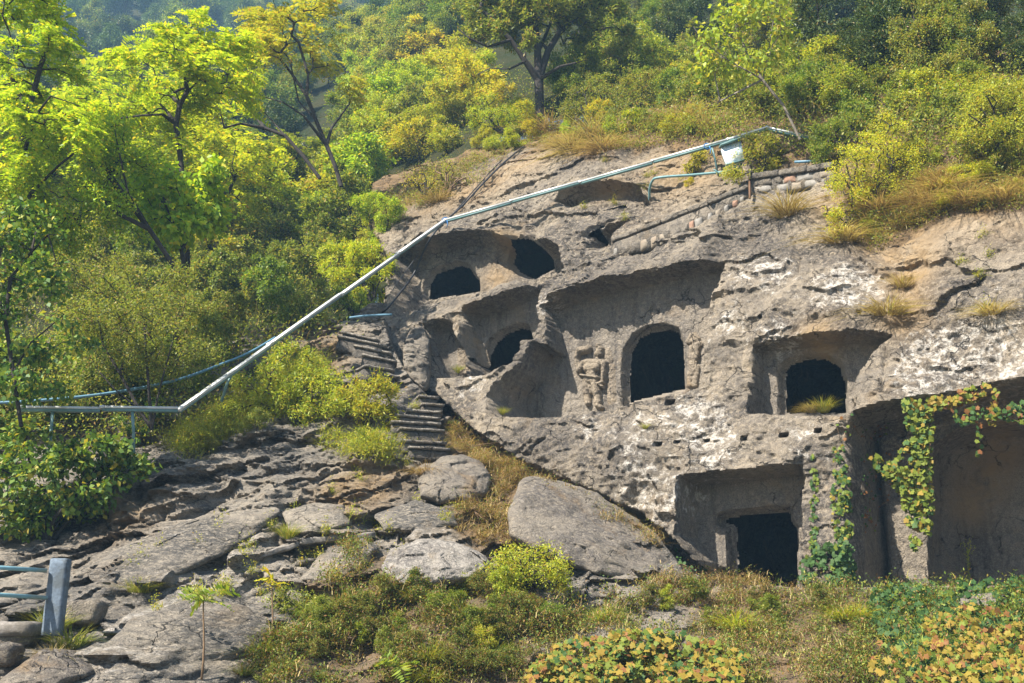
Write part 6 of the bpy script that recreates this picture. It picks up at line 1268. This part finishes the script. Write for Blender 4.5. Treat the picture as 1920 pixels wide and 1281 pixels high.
ivy('ivy', 'bushy blue-green ivy at the foot of the pillar right of the lowest niche', [([(1490, 1075), (1520, 1040), (1555, 1022), (1590, 1015), (1602, 1050), (1605, 1110), (1560, 1130), (1500, 1100)], 700)], [I_green, I_blue, I_lime], [.45, .40, .15], 0.078, 4, (0.05, 0.28), [T1], (-0.2, -0.85, 0.4), 0.5)
ivy('ivy', 'narrow strand of small ivy leaves climbing the middle of the pillar', [([(1520, 860), (1526, 850), (1534, 900), (1532, 1030), (1518, 1030)], 150)], [I_lime, I_green], [.6, .4], 0.055, 5, (0.02, 0.06), [T1], (-0.3, -0.95, 0.1), 0.4, 3)
ivy('ivy', 'dense ivy strand hanging along the right edge of the pillar', [([(1558, 840), (1582, 838), (1594, 900), (1600, 1010), (1570, 1020), (1556, 960), (1562, 900)], 420)], [I_lime, I_green, I_yellow], [.5, .38, .12], 0.065, 6, (0.02, 0.12), [T1], (-0.3, -0.95, 0.15), 0.45, 6)
ivy('ivy', 'yellow-green creeper curtain hanging over the great recess', [([(1692, 760), (1740, 745), (1752, 800), (1745, 850), (1750, 930), (1748, 1000), (1715, 1040), (1700, 1000), (1690, 930), (1650, 890), (1630, 860), (1680, 870), (1700, 820)], 1300)], [I_lime, I_yellow, I_green], [.62, .2, .18], 0.088, 7, (0.0, 0.22), None, (-0.3, -0.9, 0.3), 0.45, 12, fixY=([740, 1040], [YL + 0.05, YL + 0.15]))
ivy('ivy', 'autumn creeper fringe along the overhanging lip at the right', [([(1740, 752), (1790, 738), (1855, 722), (1872, 740), (1868, 800), (1852, 805), (1850, 752), (1800, 762), (1745, 778)], 260)], [I_yellow, I_red, I_lime], [.45, .2, .35], 0.08, 8, (0.0, 0.15), None, (-0.3, -0.9, 0.3), 0.45, 5, fixY=([700, 900], [YL - 0.4, YL - 0.35]))
ivy('ivy', 'green creeper leaves across the dark arch at the right border', [([(1780, 775), (1960, 752), (1960, 805), (1840, 790), (1800, 805)], 260), ([(1822, 800), (1838, 800), (1840, 860), (1828, 862)], 22)], [I_green, I_lime, I_red], [.55, .33, .12], 0.075, 9, (0.05, 0.18), None, (-0.2, -0.95, 0.2), 0.45, 4, fixY=([700, 900], [YL - 0.6, YL - 0.6]))
ivy('ivy', 'sparse rusty creeper on the rock between the pillar and the great recess', [([(1615, 800), (1670, 790), (1690, 880), (1640, 1000), (1612, 1010), (1612, 900)], 120), ([(1540, 790), (1600, 780), (1612, 860), (1590, 860)], 26)], [I_red, I_lime, I_green], [.5, .25, .25], 0.05, 10, (0.02, 0.1), [T1], (-0.3, -0.95, 0.2), 0.45, 10)
ivy('ivy', 'dark ivy spilling from the crack at the left of the lowest niche', [([(1262, 1030), (1290, 1035), (1330, 1075), (1300, 1090), (1262, 1062)], 60)], [I_green, I_blue], [.7, .3], 0.055, 11, (0.05, 0.3), [T1, T2], (0, -0.8, 0.5), 0.5, 2)
# tall weed against the back wall of the great recess
wy = T1.hit([1817], [1090])[0][0, 1] - 0.5; b = atY(1817, 1112, wy); tp_ = atY(1815, 1016, wy) - b; wd_ = thing('tall_weed', 'single tall yellowish weed standing before the great recess wall', 'weed', tuple(b))
V, q, t = polytube([tp_ * f + np.array([0.012 * math.sin(f * 7), 0, 0]) for f in np.linspace(-0.1, 1, 8)], np.linspace(0.009, 0.004, 8), 5); link('stem', mk('stem', V, q, t, mats=[L_grass]), wd_)
g = np.random.default_rng(9); f = np.sqrt(g.uniform(0.08, 1, 150)); C = tp_ * f[:, None] + g.normal(size=(150, 3)) * (0.012 + 0.045 * (f[:, None] > 0.85)); V, q = leaves(g, C, 0.06, 0.014, np.tile([0, 0, 0.7], (150, 1)), -0.2); link('foliage', mk('foliage', V, q, mats=[L_yellow]), wd_)
# dry twigs
def dry_branch(px, label, seed, r=0.012, dY=-0.12):
    g = np.random.default_rng(seed); P = path3(px, None, dY); segs = [polytube(P - P[0], np.linspace(r, r * 0.4, len(P)), 5)]
    for k in range(5):
        i = g.integers(0, len(P) - 1); a = P[i] - P[0]; d = unit((P[i + 1] - P[i])[None])[0] + g.normal(size=3) * 0.5; segs.append(polytube([a, a + d * 0.18, a + d * 0.36 + np.array([0, 0, -0.04])], [r * .6, r * .4, r * .2], 4))
    V, Q, T_ = join(segs); o = link('dry_branch', mk('dry_branch', V, Q, T_, mats=[M_twig]), loc=tuple(P[0])); tag(o, label, 'branch')
dry_branch([(905, 935), (925, 950), (935, 975), (960, 1000), (980, 1012)], 'curved bare branch lying in the dry hollow left of the big boulder', 1)
dry_branch([(890, 960), (920, 985), (965, 1005)], 'lower bare branch lying in the dry hollow', 2)
dry_branch([(1300, 1130), (1330, 1160), (1360, 1195)], 'pale dead stalk on the bank above the yellow ivy', 3)
dry_branch([(850, 800), (875, 840), (900, 850)], 'thin dead root under the edge of the leaning cliff block', 4)
dry_branch([(1390, 1180), (1440, 1150), (1470, 1160)], 'crooked dead stalk on the bank below the lowest niche', 5)
# every plant of a thicket gets words of its own: size, colour and the nearest landmark
LM = [('the juniper', 1010, 190), ('the slender pinnate tree', 340, 300), ('the golden-topped tree', 590, 160), ('the white panel', 1372, 290), ('the round-crowned tree', 1868, 240), ('the pale-stemmed tree', 1430, 120), ('the large yellow shrub', 1640, 320),
      ('the lower bend of the channel', 335, 765), ('the upper bend of the channel', 835, 412), ('the upper left corner', 20, 20), ('the upper right corner', 1900, 20), ('the top stone step', 680, 625), ('the smooth boulder', 1110, 1000), ('the white crusted rock', 820, 1055),
      ('the golden ivy mound', 1190, 1240), ('the lowest niche', 1400, 1000), ('the yellow sapling', 510, 1110), ('the green sapling', 380, 1120), ('the dark-stemmed shrub tree', 250, 640), ('the bare arching tree', 500, 240), ('the bottom sapling', 740, 1260), ('the broad-leaved shrub at the left edge', 90, 930), ('the blue post', 105, 1110), ('the left tree with crooked black stems', 40, 560), ('the overhead peak of the channel', 1437, 240), ('the pillar ivy', 1560, 1060), ('the upper left caves', 850, 500)]
CW = {'leaf_bright_green': 'bright green', 'leaf_yellow_green': 'yellow-green', 'leaf_golden': 'golden', 'leaf_mid_green': 'fresh green', 'leaf_olive': 'olive', 'leaf_dark_evergreen': 'dark green', 'leaf_broad_green': 'glossy green', 'leaf_far_green': 'dull green', 'grass_dry': 'straw-coloured', 'grass_green': 'grassy green', 'leaf_cover': 'rusty green'}
bpy.context.view_layer.update(); seen = {}
for o in list(S.objects):
    if o.parent is None and o.get('tk'):
        P = np.array(o.location, float); top = P + np.array([0, 0, o['tk'] * 0.5]); x, y = proj(top); x0, y0 = proj(P); x1, y1 = proj(P + np.array([0, 0, o['tk']])); hp_ = float(y0 - y1)
        mats_ = [c.data.materials[0].name for c in (o.children if o.children else [o]) if c.data and c.name.split('.')[0] in ('foliage', 'crown', 'grass_tuft')]
        sz = 'tiny' if hp_ < 45 else 'small' if hp_ < 70 else 'middling' if hp_ < 100 else 'large' if hp_ < 150 else 'very large'
        kind_ = o['category']; L = min(LM, key=lambda a: math.hypot(a[1] - x, a[2] - y)); dx, dy = x - L[1], y - L[2]; far = math.hypot(dx, dy)
        if far < 45: rel = 'right beside'
        else:
            hz = 'left of' if dx < 0 else 'right of'; vt = 'above' if dy < 0 else 'below'
            rel = hz if abs(dx) > 2.2 * abs(dy) else vt if abs(dy) > 2.2 * abs(dx) else ('up and to the ' if dy < 0 else 'down and to the ') + ('left of' if dx < 0 else 'right of')
            rel = ('well ' if far > 170 and rel[0] in 'lrab' and not rel.startswith('right b') else '') + rel
        lb = '%s %s %s %s %s' % (sz, CW.get(mats_[0], 'green') if mats_ else 'green', kind_, rel, L[0]); seen.setdefault(lb, []).append((float(x), float(y), o))
for lb, l in seen.items():
    l.sort(key=lambda a: a[0]); n = len(l)
    if n == 1: l[0][2]['label'] = lb
    elif n == 2: l[0][2]['label'] = 'left one of two: ' + lb; l[1][2]['label'] = 'right one of two: ' + lb
    elif n == 3:
        for w_, a in zip(('leftmost', 'middle', 'rightmost'), l): a[2]['label'] = w_ + ' ' + lb + ', one of three'
    else:
        words = ['leftmost', 'second from left', 'third from left', 'fourth from left', 'fifth from left', 'sixth from left', 'seventh from left', 'eighth from left', 'ninth from left']
        for i, a in enumerate(l): a[2]['label'] = (words[i] if i < len(words) and i < n - 1 else 'rightmost' if i == n - 1 else 'further right') + ' ' + lb
for o in list(S.objects):
    if 'tk' in o: del o['tk']
    if 'label' in o and len(o['label'].split()) > 16: o['label'] = ' '.join(o['label'].replace('left one of two: ', 'left ').replace('right one of two: ', 'right ').replace(', one of three', '').split()[:16])
# prototypes that were never needed are removed
for k, e in PROTO.items():
    if not e[2]:
        for ch in list(e[0].children): bpy.data.objects.remove(ch)
        bpy.data.objects.remove(e[0])
